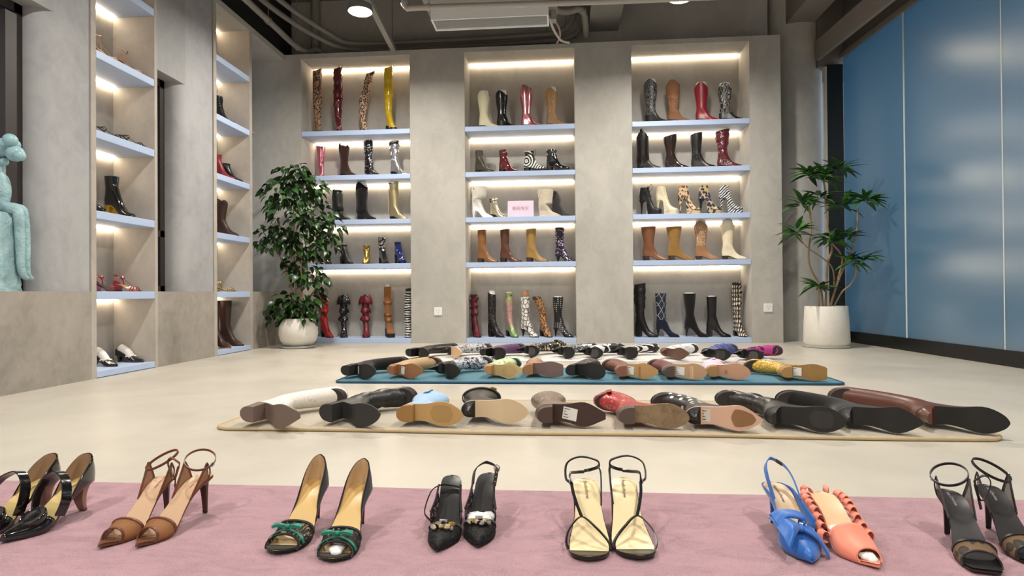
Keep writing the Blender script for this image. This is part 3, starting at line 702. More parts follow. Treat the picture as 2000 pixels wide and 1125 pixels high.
    def x_tube(s, hgt, mat, r=.02):
        c = s.top_ring.mean(0); z = s.top_ring[:, 2].max(); g = MB(); g.lathe([(r, z-.05), (r, z+hgt)], 14, (c[0], c[1])); g.build('paper_roll', mat, s.root, smooth=50)
    def x_sticker(s, x0, x1, rot=0.0, rgb=(226, 226, 222)):
        xm = (x0+x1)/2*s.L; hw = (x1-x0)/2*s.L; hh = s.W*.52; g = MB()
        zc = s.plat+float(s.lift(xm)); sl = float(s.lift(xm+.01)-s.lift(xm-.01))/.02
        f = lambda a, b, d: (xm+a*math.cos(rot)-b*math.sin(rot), a*math.sin(rot)+b*math.cos(rot)+s.side*.006, zc+sl*(a*math.cos(rot)-b*math.sin(rot))-d)
        g.add([f(-hw, -hh, .0012), f(hw, -hh, .0012), f(hw, hh, .0012), f(-hw, hh, .0012)], [(3, 2, 1, 0)])
        o = g.build('price_sticker', plain(rgb, 0.6), s.root, smooth=False, fix=False)
        g = MB()
        for k in range(4):
            y0 = -hh*.75+k*hh*.45; ln = hw*(.8, .3, .55, .7)[k]
            g.add([f(-hw*.85, y0, .0018), f(-hw*.85+ln, y0, .0018), f(-hw*.85+ln, y0+hh*.12, .0018), f(-hw*.85, y0+hh*.12, .0018)], [(3, 2, 1, 0)])
        g.build('print', plain((70, 70, 70), 0.6), o, smooth=False, fix=False)
    def x_inset(s, x0, x1, mat, k=.72):
        """rubber or worn patch on the tread"""
        xs = np.linspace(x0*s.L, x1*s.L, 14); e = np.sqrt(np.clip(1-((xs-xs.mean())/(xs[-1]-xs[0])*2)**2, 0.02, 1)); yo = s.side*.007*np.sin(xs/s.L*PI)
        yw = s.W*s.plan(xs/s.L)*k*np.clip(e*1.4, 0, 1); z = s.plat+s.lift(xs)-.0010
        g = MB(); g.grid(np.stack([np.stack([xs, yo+yw, z], 1), np.stack([xs, yo-yw, z], 1)], 1)); g.build('tread_patch', mat, s.root, smooth=False, fix=False)
    def x_bar(s, x0, x1, mat, hw):
        xs = np.array([x0, x1])*s.L; z = s.plat+s.lift(xs)-.0011; g = MB(); g.add([(xs[0], -hw, z[0]), (xs[1], -hw, z[1]), (xs[1], hw, z[1]), (xs[0], hw, z[0])], [(3, 2, 1, 0)]); g.build('sole_tape', mat, s.root, smooth=False, fix=False)

def stand(px, ptop, bay, row, yaw, name, label, cat, mat, dy=0.0, **kw):
    """boot upright on a niche shelf; px = middle of its shaft"""
    z = ST[row]; ya = math.radians(yaw)
    Y = D+.085+.17*abs(math.sin(ya))+dy
    p = at(px, ptop, Y=Y); b = at(px, 600, Y=Y)
    o = Boot(name, label, cat, max(p[2]-z, .15), mat, **kw)
    off = Matrix.Rotation(ya, 3, 'Z') @ Vector((.052, 0, 0))
    x0, x1 = BAYS[bay]; X = (p[0]+b[0])/2-off.x
    o.root.location = (X, Y-off.y, z); o.root.rotation_euler = (0, 0, ya)
    return o
def lay(px, py, zr, yaw, length, name, label, mat, roll=0.0, dz=0.0, **kw):
    """boot lying on its side on a rug, sole towards the room; px, py = where the ball touches the rug"""
    kw['ww'] = .042; kw.setdefault('wa', .035); kw['dt'] = kw.get('dt', .118)*1.08; kw.setdefault('L', .262); kw.setdefault('W', .045)
    o = Boot(name, label, 'boot', length, mat, one_tab=True, **kw)
    e = (math.radians(-90), math.radians(roll), math.radians(yaw)); o.root.rotation_euler = e
    R = o.root.rotation_euler.to_matrix(); t = Vector(at(px, py, Z=zr)); W = max(o.W*1.05+.001+(.007 if o.side > 0 else -.0), .0)
    W2 = max(W, o.ww*.0)
    o.root.location = t-R @ Vector((.62*o.L, W2, o.plat))+Vector((0, 0, dz))
    return o
# ------------------------------------------------------------------ boots on the niche shelves
K = 'knee_boot'; CB = 'cowboy_boot'; AB = 'ankle_boot'; OT = 'over_knee_boot'; PB = 'platform_boot'; FB = 'fur_boot'
black = (20, 18, 18); brn = plain((70, 45, 32), 0.5); dkb = plain((48, 34, 27), 0.5); GOLD = plain((190, 150, 70), 0.3, 1.0); SILV = plain((200, 200, 205), 0.25, 1.0)
LEO1 = leopard((178, 138, 108), (26, 17, 15), (80, 52, 38), 58); LEO2 = leopard((206, 172, 146), (38, 24, 20), (110, 74, 54), 54)
BPAT = patent(black); BLEA = leather((26, 24, 24)); BSUE = suede((24, 22, 22))
cow = dict(toe='snip', heel=('cuban', .038), top=('scallop', .055), dt=.138, da=.098, ww=.055, paper=True)
G0, G1, G2 = 'boots in the niche by the leafy plant', 'boots in the middle niche', 'boots in the niche by the blue glass'
def S0(*a, **k): k.setdefault('group', G0); return stand(*a, **k)
def S1(*a, **k): k.setdefault('group', G1); return stand(*a, **k)
def S2(*a, **k): k.setdefault('group', G2); return stand(*a, **k)
otk = dict(dt=.108, da=.085, ww=.05, top=('sideslope', .055), heel=('block', .05), toe='almond')
# niche by the plant
S0(621, 131, 0, 0, -62, OT, 'dark leopard print over-knee boot, straight, on the top shelf', 'boot', LEO1, dy=-.055, **otk)
S0(661, 127, 0, 0, -66, OT, 'burgundy crinkled patent over-knee boot between two leopard ones', 'boot', patent((92, 24, 34), .55), dy=-.055, slouch=(.004, 5), **otk)
S0(709, 134, 0, 0, -62, OT, 'pale leopard print over-knee boot with its top leaning over', 'boot', LEO2, dy=-.055, lean=-.0, leany=.085, slouch=(.004, 4), **otk)
S0(760, 125, 0, 0, -55, OT, 'yellow patent over-knee boot with black sole', 'boot', patent((214, 178, 34), .25), dy=-.055, slouch=(.003, 5), **{**otk, 'toe': 'round', 'heel': ('block', .06), 'plat': .015, 'platm': BLK})
S0(627, 285, 0, 1, -68, CB, 'pink metallic cowboy boot facing forward beside the leafy plant', 'boot', foil((214, 130, 150)), tabs=foil((214, 130, 150)), **{**cow, 'dt': .105, 'ww': .044, 'paper': False, 'top': ('scallop', .02)})
S0(672, 285, 0, 1, -28, CB, 'dark brown suede cowboy boot with two pull tabs', 'boot', suede((58, 34, 26)), tabs=suede((52, 30, 23)), **{**cow, 'dt': .125, 'paper': False, 'top': ('scallop', .02)})
S0(720, 275, 0, 1, -35, K, 'black boot dotted with silver spangles and a slanted top', 'boot', glitter((14, 13, 15), (225, 225, 235), .13, 95), heel=('kitten', .06), toe='point', top=('slant', .02), dt=.125)
S0(771, 276, 0, 1, -30, K, 'silver metallic slouch boot with folds round the ankle', 'boot', foil((205, 205, 210), .25, .7), slouch=(.007, 4), heel=('cuban', .05), toe='point', top=('slant', .02), dt=.118)
S0(659, 373, 0, 2, -25, K, 'black fold-over boot with two upright tabs and white tissue', 'boot', BLEA, heel=('block', .03), dt=.10, tabs=BLEA, paper=.012, top=('slant', .02), ext=(('fold', .09, BLEA, .016),))
S0(706, 357, 0, 2, -18, CB, 'black fringed western boot between the fold-over boot and cream fringed boot', 'boot', suede((26, 22, 22)), ext=(('fringe', .27, .05, suede((22, 19, 19))),), **{**cow, 'dt': .14})
S0(769, 356, 0, 2, -28, CB, 'cream metallic boot with a long fringe down the back', 'boot', foil((216, 202, 160), .4, .3), ext=(('fringe', .30, .04, leather((214, 200, 165)), 10, (-1.0, 1.0)),), **{**cow, 'dt': .115, 'top': ('vnotch', .04), 'paper': False})
S0(631, 478, 0, 3, -45, AB, 'black patent ankle boot half hidden by plant leaves', 'boot', BPAT, heel=('block', .07), dt=.085, da=.08, ww=.042)
S0(671, 478, 0, 3, -42, AB, 'plain black leather ankle boot with tissue at its top', 'boot', BLEA, heel=('block', .06), dt=.085, da=.08, ww=.042, paper=.01)
S0(716, 480, 0, 3, -78, AB, 'small gold metallic ankle boot facing forward', 'boot', foil((214, 172, 88), .2, .25), heel=('block', .05), dt=.08, da=.076, ww=.04, ext=(('tube', .012, PAPER, .01),), L=.23)
S0(746, 464, 0, 3, -55, AB, 'black boot with a silver sequined shaft between gold and navy boots', 'boot', glitter((34, 34, 34), (215, 215, 215), .38, 80), footmat=BSUE, heel=('block', .07), dt=.08, da=.08, ww=.042, slouch=(.004, 5))
S0(777, 473, 0, 3, -55, AB, 'navy blue patent ankle boot with jewelled strap', 'boot', patent((22, 40, 110)), heel=('block', .08), plat=.02, platm=patent((18, 32, 90)), dt=.08, da=.085, ww=.042, toe='round', ext=(('studs', .055, .075, SILV, 12, .006),))
S0(632, 573, 0, 4, -42, K, 'red leather boot with fold-over top beside the white pot', 'boot', leather((158, 24, 30)), slouch=(.005, 4), heel=('thin', .06), toe='almond', dt=.125, top=('slantb', .07), ext=(('studs', .15, .26, GOLD, 4, .005),))
def ruff(m): return (('ruffle', .40, m, .026, .05, 2, .10), ('ruffle', .255, m, .014, .03, 3, .05), ('ruffle', .165, m, .016, .03, 3, .05))
bgl = glitter((12, 11, 13), (200, 200, 210), .05, 140)
S0(671, 578, 0, 4, -72, K, 'black glitter boot with tiers of ruffles down the shaft', 'boot', bgl, heel=('block', .06), dt=.10, ww=.042, ext=ruff(bgl))
bug = leather((104, 22, 36), .4); S0(714, 578, 0, 4, -72, K, 'burgundy leather boot with tiers of ruffles down the shaft', 'boot', bug, heel=('block', .06), dt=.10, ww=.042, ext=ruff(bug))
tsu = suede((144, 94, 54)); S0(757, 560, 0, 4, -62, K, 'tan suede boot with buckled straps, platform and paper roll', 'boot', tsu, heel=('block', .05), plat=.035, platm=BLK, toe='round', dt=.088, da=.085, ww=.041, ext=(('strap', .10, .03, leather((150, 92, 40)), (190, 185, 175)), ('strap', .15, .03, leather((150, 92, 40)), (190, 185, 175)), ('strap', .285, .03, leather((150, 92, 40)), (190, 185, 175)), ('tube', .025, PAPER, .02)))
S0(796, 563, 0, 4, -75, K, 'black and white zebra striped slouch boot against the pillar', 'boot', zebra((18, 17, 17), (226, 224, 220), 12, .35), slouch=(.008, 6), heel=('block', .05), dt=.10, ww=.042, leany=.02)
# middle niche
S1(945, 180, 1, 0, -22, CB, 'cream cowboy boot, plain, on the top shelf of the middle niche', 'boot', stitched((222, 214, 178), (196, 186, 150), .5), **cow)
S1(980, 179, 1, 0, -25, CB, 'glossy black cowboy boot with black stitching, upturned toe', 'boot', stitched((16, 15, 15), (70, 68, 68), .2), **cow)
S1(1028, 168, 1, 0, -25, CB, 'pink metallic cowboy boot between black and tan ones', 'boot', stitched((226, 148, 158), (246, 196, 200), .22, metal=.85), **{**cow, 'paper': False})
S1(1077, 173, 1, 0, -25, CB, 'tan embroidered cowboy boot beside the pink metallic one', 'boot', stitched((156, 118, 78), (222, 186, 128), .5), **cow)
S1(937, 295, 1, 1, -30, AB, 'dark olive plain ankle boot with chunky sole', 'boot', leather((66, 60, 46)), heel=('block', .035), plat=.01, toe='round', dt=.086, da=.082, ww=.045)
S1(984, 293, 1, 1, -28, AB, 'burgundy patent ankle boot with block heel and slanted top', 'boot', patent((92, 10, 22), .2), heel=('block', .05), toe='square', dt=.09, da=.085, ww=.045, slouch=(.004, 3), top=('slant', .015))
S1(1033, 297, 1, 1, -22, AB, 'black and white swirl combat boot with laces', 'boot', zebra((20, 20, 20), (236, 234, 228), 11, .35, rings=True, dist=1.0), heel=('block', .03), plat=.025, platm=BLK, toe='round', dt=.10, da=.095, ww=.05, ext=(('laces', .085, .17, BLK, 6),), L=.26)
S1(1077, 298, 1, 1, -22, AB, 'black patent boot with two side buckles and chunky sole', 'boot', BPAT, heel=('block', .035), plat=.025, platm=BLK, toe='round', dt=.105, da=.098, ww=.05, ext=(('strap', .12, .022, BPAT, (200, 200, 205)), ('strap', .165, .022, BPAT, (200, 200, 205)), ('studs', .05, .075, SILV, 8, .003)), L=.26)
wf = fur((232, 226, 212)); S1(930, 366, 1, 2, -15, FB, 'white shaggy fur boot with a slim white heel', 'boot', wf, footmat=leather((238, 236, 230)), heel=('thin', .085), heelm=plain((236, 234, 228), .4), sole=plain((236, 234, 228), .4), dt=.175, da=.15, ww=.075, wa=.06, fluff=.006, toe='almond')
S1(965, 387, 1, 2, -25, AB, 'silver ankle boot ringed with ribbed folds beside the pink sign', 'boot', foil((206, 196, 170), .25, .4), slouch=(.006, 5), heel=('block', .04), toe='point', dt=.085, da=.085, ww=.045, top=('slant', .012), L=.215)
S1(1061, 371, 1, 2, -15, FB, 'cream fluffy flat fur boot beside the pink sign', 'boot', fur((228, 216, 190)), heel=('flat', .012), toe='round', dt=.165, da=.14, ww=.075, wa=.062, W=.052, fluff=.006, sole=plain((226, 214, 190), .7))
S1(1086, 374, 1, 2, -18, FB, 'charcoal fuzzy boot leaning on the cream fur boot', 'boot', fur((66, 62, 60)), heel=('block', .03), toe='round', dt=.105, da=.10, ww=.05, lean=-.05, fluff=.003, dy=.09)
S1(941, 449, 1, 3, -20, K, 'tan leather knee boot with block heel', 'boot', leather((138, 92, 52), .3), heel=('block', .045), toe='square', dt=.092, da=.09, top=('slant', .008), heelm=brn, sole=brn)
S1(986, 448, 1, 3, -20, K, 'chestnut brown glossy knee boot with block heel', 'boot', leather((92, 56, 42), .28), heel=('block', .045), toe='square', dt=.104, da=.09, top=('slant', .012), heelm=dkb, sole=dkb)
S1(1037, 447, 1, 3, -20, K, 'mustard leather knee boot with dark block heel in the middle niche', 'boot', leather((160, 126, 66), .4), heel=('block', .045), toe='square', dt=.114, da=.092, top=('slant', .012), heelm=brn, sole=brn)
S1(1093, 445, 1, 3, -35, K, 'black sequined slouch boot with coloured sparkles', 'boot', glitter((26, 24, 28), (190, 170, 215), .22, 85), slouch=(.006, 7), heel=('kitten', .07), toe='point', dt=.10, ww=.045)
S1(926, 575, 1, 4, -68, K, 'burgundy leather slouch boot bunched at the ankle beside the pillar', 'boot', leather((96, 20, 34), .4), slouch=(.010, 5), heel=('stiletto', .07), dt=.085, da=.088, ww=.042)
S1(960, 569, 1, 4, -40, K, 'black glitter tall boot with white tissue at its top', 'boot', glitter((14, 13, 14), (150, 140, 130), .06, 170), heel=('block', .06), toe='point', dt=.09, ww=.044, paper=.008, top=('slantb', .035))
S1(994, 572, 1, 4, -60, K, 'green and rose sequined tall boot', 'boot', gradient_glitter((96, 160, 70), (176, 110, 110), (140, 170, 60), .5), heel=('block', .06), dt=.095, ww=.044, paper=.01, slouch=(.002, 4))
S1(1025, 578, 1, 4, -38, K, 'white snakeskin print tall boot with brown lining folded out', 'boot', snake((226, 222, 214), (66, 60, 56)), heel=('stiletto', .075), toe='point', dt=.10, ww=.046, ext=(('collar', .004, plain((94, 66, 48), .7)), ('tube', .06, plain((168, 128, 96), .7), .04)))
S1(1060, 579, 1, 4, -62, K, 'brown leopard print tall boot leaning sideways', 'boot', leopard((176, 128, 84), (34, 20, 14), (110, 70, 42), 62), heel=('block', .06), dt=.10, ww=.046, leany=-.075)
S1(1089, 580, 1, 4, -32, K, 'black stiletto boot covered in a grid of crystal studs', 'boot', studs((16, 15, 17), (226, 222, 230), .021, .24), heel=('stiletto', .085), toe='point', dt=.118, ww=.05, paper=.006)
# niche by the glass
S2(1271, 157, 2, 0, -20, CB, 'black cowboy boot with rows of white stitching and white lining', 'boot', stitched((22, 21, 23), (196, 194, 190), .45, scale=17, amt=.09), lining=PAPER, **cow)
S2(1315, 158, 2, 0, -20, CB, 'tan suede cowboy boot embroidered with pale vines', 'boot', stitched((132, 88, 58), (226, 180, 136), .7, z0=.12, z1=.30), **{**cow, 'paper': False, 'dt': .148})
S2(1370, 163, 2, 0, -20, CB, 'plain red leather cowboy boot', 'boot', leather((142, 30, 42), .35), **cow)
S2(1416, 164, 2, 0, -20, CB, 'black cowboy boot with white flame embroidery next to the niche side', 'boot', stitched((24, 22, 23), (224, 220, 212), .4, scale=10, amt=.13), **cow)
S2(1255, 258, 2, 1, -15, CB, 'black fringed cowboy boot with stitched yoke', 'boot', leather((30, 25, 23)), ext=(('fringe', .27, .045, leather((26, 22, 21))),), tabs=leather((26, 22, 21)), **{**cow, 'dt': .128, 'paper': False})
S2(1310, 263, 2, 1, -18, K, 'dark brown glossy boot with a slanted top and sharp toe', 'boot', leather((44, 30, 26), .16), heel=('kitten', .03), toe='point', dt=.14, top=('slant', .03))
S2(1361, 260, 2, 1, -18, K, 'black quilted boot with tiny studs', 'boot', studs((18, 17, 17), (150, 150, 150), .03, .12), heel=('kitten', .03), toe='point', dt=.125, top=('slant', .018))
S2(1412, 253, 2, 1, -18, K, 'burgundy crocodile leather boot with slanted top', 'boot', croc((96, 26, 36)), heel=('kitten', .03), toe='point', dt=.145, top=('slant', .03), slouch=(.003, 4))
pk = dict(heel=('stiletto', .125), plat=.04, toe='round', dt=.098, da=.09, ww=.046, L=.235)
S2(1259, 367, 2, 2, -25, PB, 'black lace-up platform boot with studs and trailing laces', 'boot', leather((20, 19, 20)), ext=(('laces', .07, .15, BLK, 5), ('studs', .04, .16, SILV, 26, .003)), **pk)
S2(1291, 365, 2, 2, -22, PB, 'cream sequined platform stiletto boot', 'boot', glitter((222, 208, 172), (250, 240, 215), .35, 130), sole=plain((214, 200, 165), .5), **pk)
S2(1335, 364, 2, 2, -22, PB, 'brown leopard print platform stiletto boot', 'boot', leopard((206, 176, 140), (52, 34, 24), (120, 88, 62), 40), heelm=leopard((206, 176, 140), (52, 34, 24), (120, 88, 62), 40), **pk)
S2(1375, 363, 2, 2, -22, PB, 'platform stiletto boot in leopard print with blue spots', 'boot', leopard((186, 164, 120), (26, 22, 26), (34, 44, 150), 34), **pk)
S2(1415, 363, 2, 2, -22, PB, 'black and silver zebra platform stiletto boot', 'boot', zebra((20, 18, 18), (220, 220, 222), 14, .3, .0, rot=.7), heelm=zebra((20, 18, 18), (220, 220, 222), 14, .3, .0, rot=.7), **pk)
S2(1265, 443, 2, 3, -14, K, 'caramel brown knee boot with square toe and stacked heel', 'boot', leather((126, 80, 50), .35), heel=('block', .045), toe='square', dt=.15, da=.105, top=('slant', .006), heelm=dkb, sole=brn, L=.265)
S2(1315, 443, 2, 3, -14, K, 'mustard suede knee boot with square toe and stacked heel', 'boot', suede((148, 112, 60)), heel=('block', .045), toe='square', dt=.155, da=.105, top=('slant', .006), heelm=brn, sole=brn, L=.265)
S2(1368, 432, 2, 3, -20, CB, 'tan cowboy boot with white embroidery on the fourth shelf', 'boot', stitched((156, 114, 76), (238, 222, 196), .5, scale=12, amt=.10, z0=.15, z1=.36), heelm=brn, sole=brn, **cow)
S2(1420, 431, 2, 3, -20, CB, 'ivory cowboy boot with brown stacked heel', 'boot', leather((228, 214, 184), .45), heelm=dkb, sole=brn, **cow)
S2(1249, 553, 2, 4, -28, OT, 'black leather over-knee boot with block heel by the pillar', 'boot', leather((22, 20, 20), .28), heel=('block', .075), toe='point', dt=.125, ww=.052, top=('slant', .02), slouch=(.0025, 5))
S2(1290, 573, 2, 4, -25, K, 'navy quilted denim stiletto boot with grey diamonds', 'boot', quilt((26, 32, 48), (150, 152, 158), 1/.07, .05), footmat=suede((26, 32, 48)), heel=('stiletto', .085), toe='point', dt=.115, ww=.05)
S2(1346, 573, 2, 4, -25, K, 'black suede stiletto boot with tissue at its top', 'boot', BSUE, heel=('stiletto', .09), toe='almond', dt=.132, ww=.052, paper=.006)
S2(1389, 579, 2, 4, -25, K, 'smooth black leather boot with flared block heel', 'boot', leather((20, 19, 19), .25), heel=('flare', .075), toe='point', dt=.104, ww=.047, paper=.006)
S2(1438, 551, 2, 4, -80, K, 'black and cream plaid slouch boot in the niche corner', 'boot', plaid((30, 26, 24), (228, 218, 198), (118, 104, 92)), slouch=(.008, 8), heel=('block', .05), dt=.105, ww=.046)
# pink sign on the middle shelf
p = at(1017, 420, Y=D+.06); sg = empty('counter_sign', (p[0], D+.06, ST[2]), 0, 'pale pink sign board with dark red characters on the shelf', 'sign')
pk_ = NT('pink_marbled_card'); v = pk_.coords(); pk_.color(pk_.ramp(pk_.noise(v, 7, 4, .6, 1.5), [(.3, srgb(236, 216, 234)), (.6, srgb(228, 208, 226)), (.75, srgb(200, 190, 220))])); pk_.set(Roughness=.5)
g = MB(); g.box((-.137, -.006, 0), (.137, .006, .172)); bevel(g.build('board', pk_.mat, sg, smooth=False), .002)
g = MB(); g.box((-.12, .006, 0), (.12, .05, .006)); g.build('foot', pk_.mat, sg, smooth=False)

def text_mesh(name, txt, size, mat, font=None):
    cu = bpy.data.curves.new(name, 'FONT'); cu.body = txt; cu.size = size; cu.align_x = 'CENTER'; cu.align_y = 'CENTER'; cu.resolution_u = 3
    to = bpy.data.objects.new(name, cu); col.objects.link(to); bpy.context.view_layer.update()
    me = bpy.data.meshes.new_from_object(to.evaluated_get(bpy.context.evaluated_depsgraph_get()))
    bpy.data.objects.remove(to); me.materials.clear(); me.materials.append(mat); return me
tm = text_mesh('lettering', '\u65ad\u7801\u4e13\u533a', .044, plain((176, 110, 112), .6)); o = bpy.data.objects.new('lettering', tm); o.rotation_euler = (PI/2, 0, 0); o.location = (0, -.0068, .088); link(o, sg)
# ------------------------------------------------------------------ rugs
def rug(name, label, corners, z, mat, r=.03, piping=None, nx=160, ny=40, amp=.0, wave=0.0):
    """corners: front-left, front-right, back-right, back-left on the floor"""
    c = np.asarray(corners, float); o = empty(name, (c[:, 0].mean(), c[:, 1].mean(), 0), 0, label, 'rug'); c = c-np.array([o.location.x, o.location.y])
    U = np.linspace(0, 1, nx); V = np.linspace(0, 1, ny); rr = random.Random(3)
    w_ = np.linalg.norm(c[1]-c[0]); d_ = np.linalg.norm(c[3]-c[0]); P = np.zeros((nx, ny, 3))
    ph = [(rr.uniform(3, 30), rr.uniform(3, 30), rr.uniform(0, 6)) for _ in range(14)]
    for i, u in enumerate(U):
        for j, v in enumerate(V):
            # round the corners by pulling the edge in
            du, dv = min(u, 1-u)*w_, min(v, 1-v)*d_; uu, vv = u, v
            if du < r and dv < r:
                a, b = r-du, r-dv; l = math.hypot(a, b)
                if l > 0:
                    k = max(a, b)/l; na, nb = a*k, b*k
                    uu = (r-na)/w_ if u < .5 else 1-(r-na)/w_; vv = (r-nb)/d_ if v < .5 else 1-(r-nb)/d_
            q = c[0]*(1-uu)*(1-vv)+c[1]*uu*(1-vv)+c[2]*uu*vv+c[3]*(1-uu)*vv
            e = min(min(du, dv)/.02, 1); h = z*(.55+.45*math.sqrt(max(e, 0)))
            if amp: h += amp*e*sum(math.sin(a_*q[0]+b_*q[1]+f_) for a_, b_, f_ in ph)/5
            P[i, j] = (q[0], q[1]+wave*math.sin(q[0]*5.0), h)
    g = MB(); g.grid(P)
    per = [(i, 0) for i in range(nx)]+[(nx-1, j) for j in range(1, ny)]+[(i, ny-1) for i in range(nx-2, -1, -1)]+[(0, j) for j in range(ny-2, 0, -1)]
    E_ = np.array([P[a] for a in per]); B_ = E_.copy(); B_[:, 2] = .0005
    g.loft([E_, B_], False, True); g.build('pile', mat, o, smooth=50)
    if piping is not None:
        Q = E_.copy(); Q[:, 2] = z*.55; T = np.roll(Q, -1, 0)-np.roll(Q, 1, 0); T /= np.linalg.norm(T, axis=1)[:, None]+1e-9; R = []
        for k in range(9):
            a_ = k/8*2*PI; nrm = np.stack([T[:, 1], -T[:, 0], np.zeros(len(T))], 1); R.append(Q+nrm*math.cos(a_)*z*.5+np.array([0, 0, 1])*math.sin(a_)*z*.5)
        g = MB(); g.grid(np.stack(R[:-1], 1), closed_u=True, closed_v=True); g.build('piping', piping, o, smooth=60)
    return o
rug('pink_rug', 'fluffy dusty pink rug under the high-heeled shoes', [(-2.1, .35), (2.2, .35), (2.2, 1.578), (-2.1, 1.578)], .012, pile((192, 148, 157), 330, .42), .03, None, 330, 110, .0009)
rug('cream_rug', 'cream rug with piped edge under a row of boots', [(-1.367, 2.237), (1.55, 2.192), (1.56, 2.88), (-1.35, 2.86)], .014, pile((204, 192, 171), 300, .12), .08, leather((190, 168, 130), .6), 120, 40, .0012, .006)
rug('blue_rug', 'teal blue rug under a row of boots', [(-1.337, 3.437), (1.575, 3.447), (1.585, 4.09), (-1.34, 4.075)], .014, pile((74, 132, 150), 260, .2), .05, plain((34, 78, 108), .8), 120, 40, .001)
rug('white_mat', 'thin white mat under the row of patterned boots', [(-1.282, 4.552), (1.582, 4.529), (1.60, 5.12), (-1.29, 5.13)], .010, pile((236, 232, 226), 260, .06), .06, None, 120, 40, .001)

# ------------------------------------------------------------------ boots lying on the rugs
GC, GB, GW = 'boots lying on the cream rug', 'boots lying on the blue rug', 'boots lying on the white mat'
LB_ = 'lying_boot'
def C(*a, **k): k.setdefault('group', GC); k['lean'] = k.get('lean', 0); return lay(a[0], a[1], .014, *a[2:], **k)
def B(*a, **k): k.setdefault('group', GB); k.setdefault('L', .245); return lay(a[0], a[1], .014, *a[2:], **k)
def Wm(*a, **k): k.setdefault('group', GW); k.setdefault('L', .238); return lay(a[0], a[1], .010, *a[2:], **k)
TAU = plain((116, 98, 88), .6); SOLE_TAN = plain((188, 152, 100), .5); CRM = plain((214, 190, 156), .5); MRN = plain((62, 40, 36), .45)
C(538, 838, -8, .42, K, 'white crackled boot with taupe sole lying on the cream rug', stitched((226, 220, 210), (150, 146, 142), .5, amt=.02), lean=0.13, heel=('block', .075), toe='snip', sole=TAU, heelm=TAU, dt=.11)
C(695, 836, -12, .40, K, 'black crinkled leather boot with flared block heel on cream rug', leather((40, 36, 33), .35, .6), lean=0.12, heel=('flare', .07), toe='almond', sole=plain((44, 42, 42), .6), dt=.105, slouch=(.004, 4))
C(853, 836, -4, .30, K, 'light blue denim boot with tan sole and pull tab', suede((160, 192, 222)), heel=('flat', .022), toe='almond', sole=SOLE_TAN, heelm=plain((158, 116, 66), .5), dt=.15, tabs=suede((160, 192, 222)), side=-1, ext=(('inset', .52, .86, plain((172, 136, 84), .6)),))
C(980, 834, 2, .33, K, 'black boot with cream sole, thin heel and gold buckle', leather((38, 33, 32), .35), dz=.007, heel=('kitten', .05), toe='almond', sole=CRM, heelm=BLK, dt=.15, side=-1, ext=(('strap', .26, .02, leather((34, 30, 30)), (206, 160, 80)),))
C(1130, 838, 2, .32, K, 'bronze leather boot with maroon sole and white sticker', stitched((112, 92, 78), (190, 178, 164), .35, z0=.2, amt=.03), heel=('block', .04), toe='snip', sole=MRN, heelm=plain((74, 54, 48), .4), dt=.14, side=-1, ext=(('sticker', .40, .60, .15),))
C(1292, 841, -2, .33, K, 'red leather boot with glittery shaft and worn brown sole', glitter((168, 44, 48), (220, 160, 150), .10, 150), footmat=leather((160, 30, 38)), lean=-0.06, heel=('block', .032), toe='almond', sole=concrete('worn_leather_sole', (134, 112, 86), .3, 22), heelm=plain((86, 70, 62), .5), dt=.14, tabs=leather((150, 44, 48)), side=-1)
C(1432, 846, -6, .33, K, 'black boot with silver eyelets and two-tone beige sole', studs((40, 36, 36), (226, 224, 222), .034, .26), footmat=BLEA, lean=-0.1, heel=('kitten', .04), toe='point', sole=plain((212, 172, 150), .5), heelm=BLK, dt=.13, side=-1, ext=(('inset', .60, .92, plain((140, 102, 66), .6)), ('sticker', .22, .36, 0.0, (205, 200, 190))))
C(1592, 848, -10, .37, K, 'black wrinkled leather boot between eyelet boot and suede boot', leather((38, 35, 34), .3, .6), lean=-0.14, heel=('thin', .05), toe='almond', sole=plain((30, 29, 29), .6), dt=.12, slouch=(.004, 4), side=-1, ext=(('inset', .56, .86, plain((44, 42, 41), .5)),))
C(1740, 850, -12, .38, K, 'black suede boot with pointed black sole on cream rug', suede((20, 19, 20)), lean=-0.16, heel=('kitten', .05), toe='point', sole=plain((26, 26, 27), .55), dt=.12, side=-1)
C(1905, 850, -14, .44, K, 'chestnut brown tall boot with black sole at the rug end', leather((96, 58, 46), .38), lean=-0.22, heel=('thin', .06), toe='almond', sole=plain((24, 24, 24), .6), heelm=leather((92, 56, 44), .3), dt=.125, side=-1)
# blue rug
B(706, 742, -14, .42, K, 'black suede boot with block heel on the blue rug', suede((24, 22, 22)), lean=0.14, heel=('block', .08), toe='almond', sole=plain((30, 29, 29), .65), dt=.11, ext=(('sticker', .33, .41, 0.0),))
B(797, 741, -8, .38, K, 'sand suede boot with brown sole and white sticker', suede((190, 158, 118)), lean=0.12, heel=('cuban', .05), toe='snip', sole=plain((142, 96, 62), .55), dt=.12, ext=(('sticker', .37, .50, .1),), tabs=suede((180, 146, 104)))
B(872, 741, -24, .44, K, 'black boot with silver speckled shaft and thin heel', blotch((20, 20, 22), (190, 190, 198), 60, .4, .44, .5), footmat=BSUE, lean=0.1, heel=('stiletto', .085), toe='almond', sole=BLK, dt=.13, slouch=(.003, 3))
B(989, 741, -8, .34, K, 'pale green and yellow print boot with sand sole', blotch((224, 222, 168), (86, 170, 140), 22, .45, .48, .6), lean=0.06, heel=('cuban', .045), toe='snip', sole=plain((196, 168, 118), .55), heelm=plain((168, 132, 90), .5), dt=.11, ext=(('inset', .5, .88, plain((186, 156, 106), .6)),))
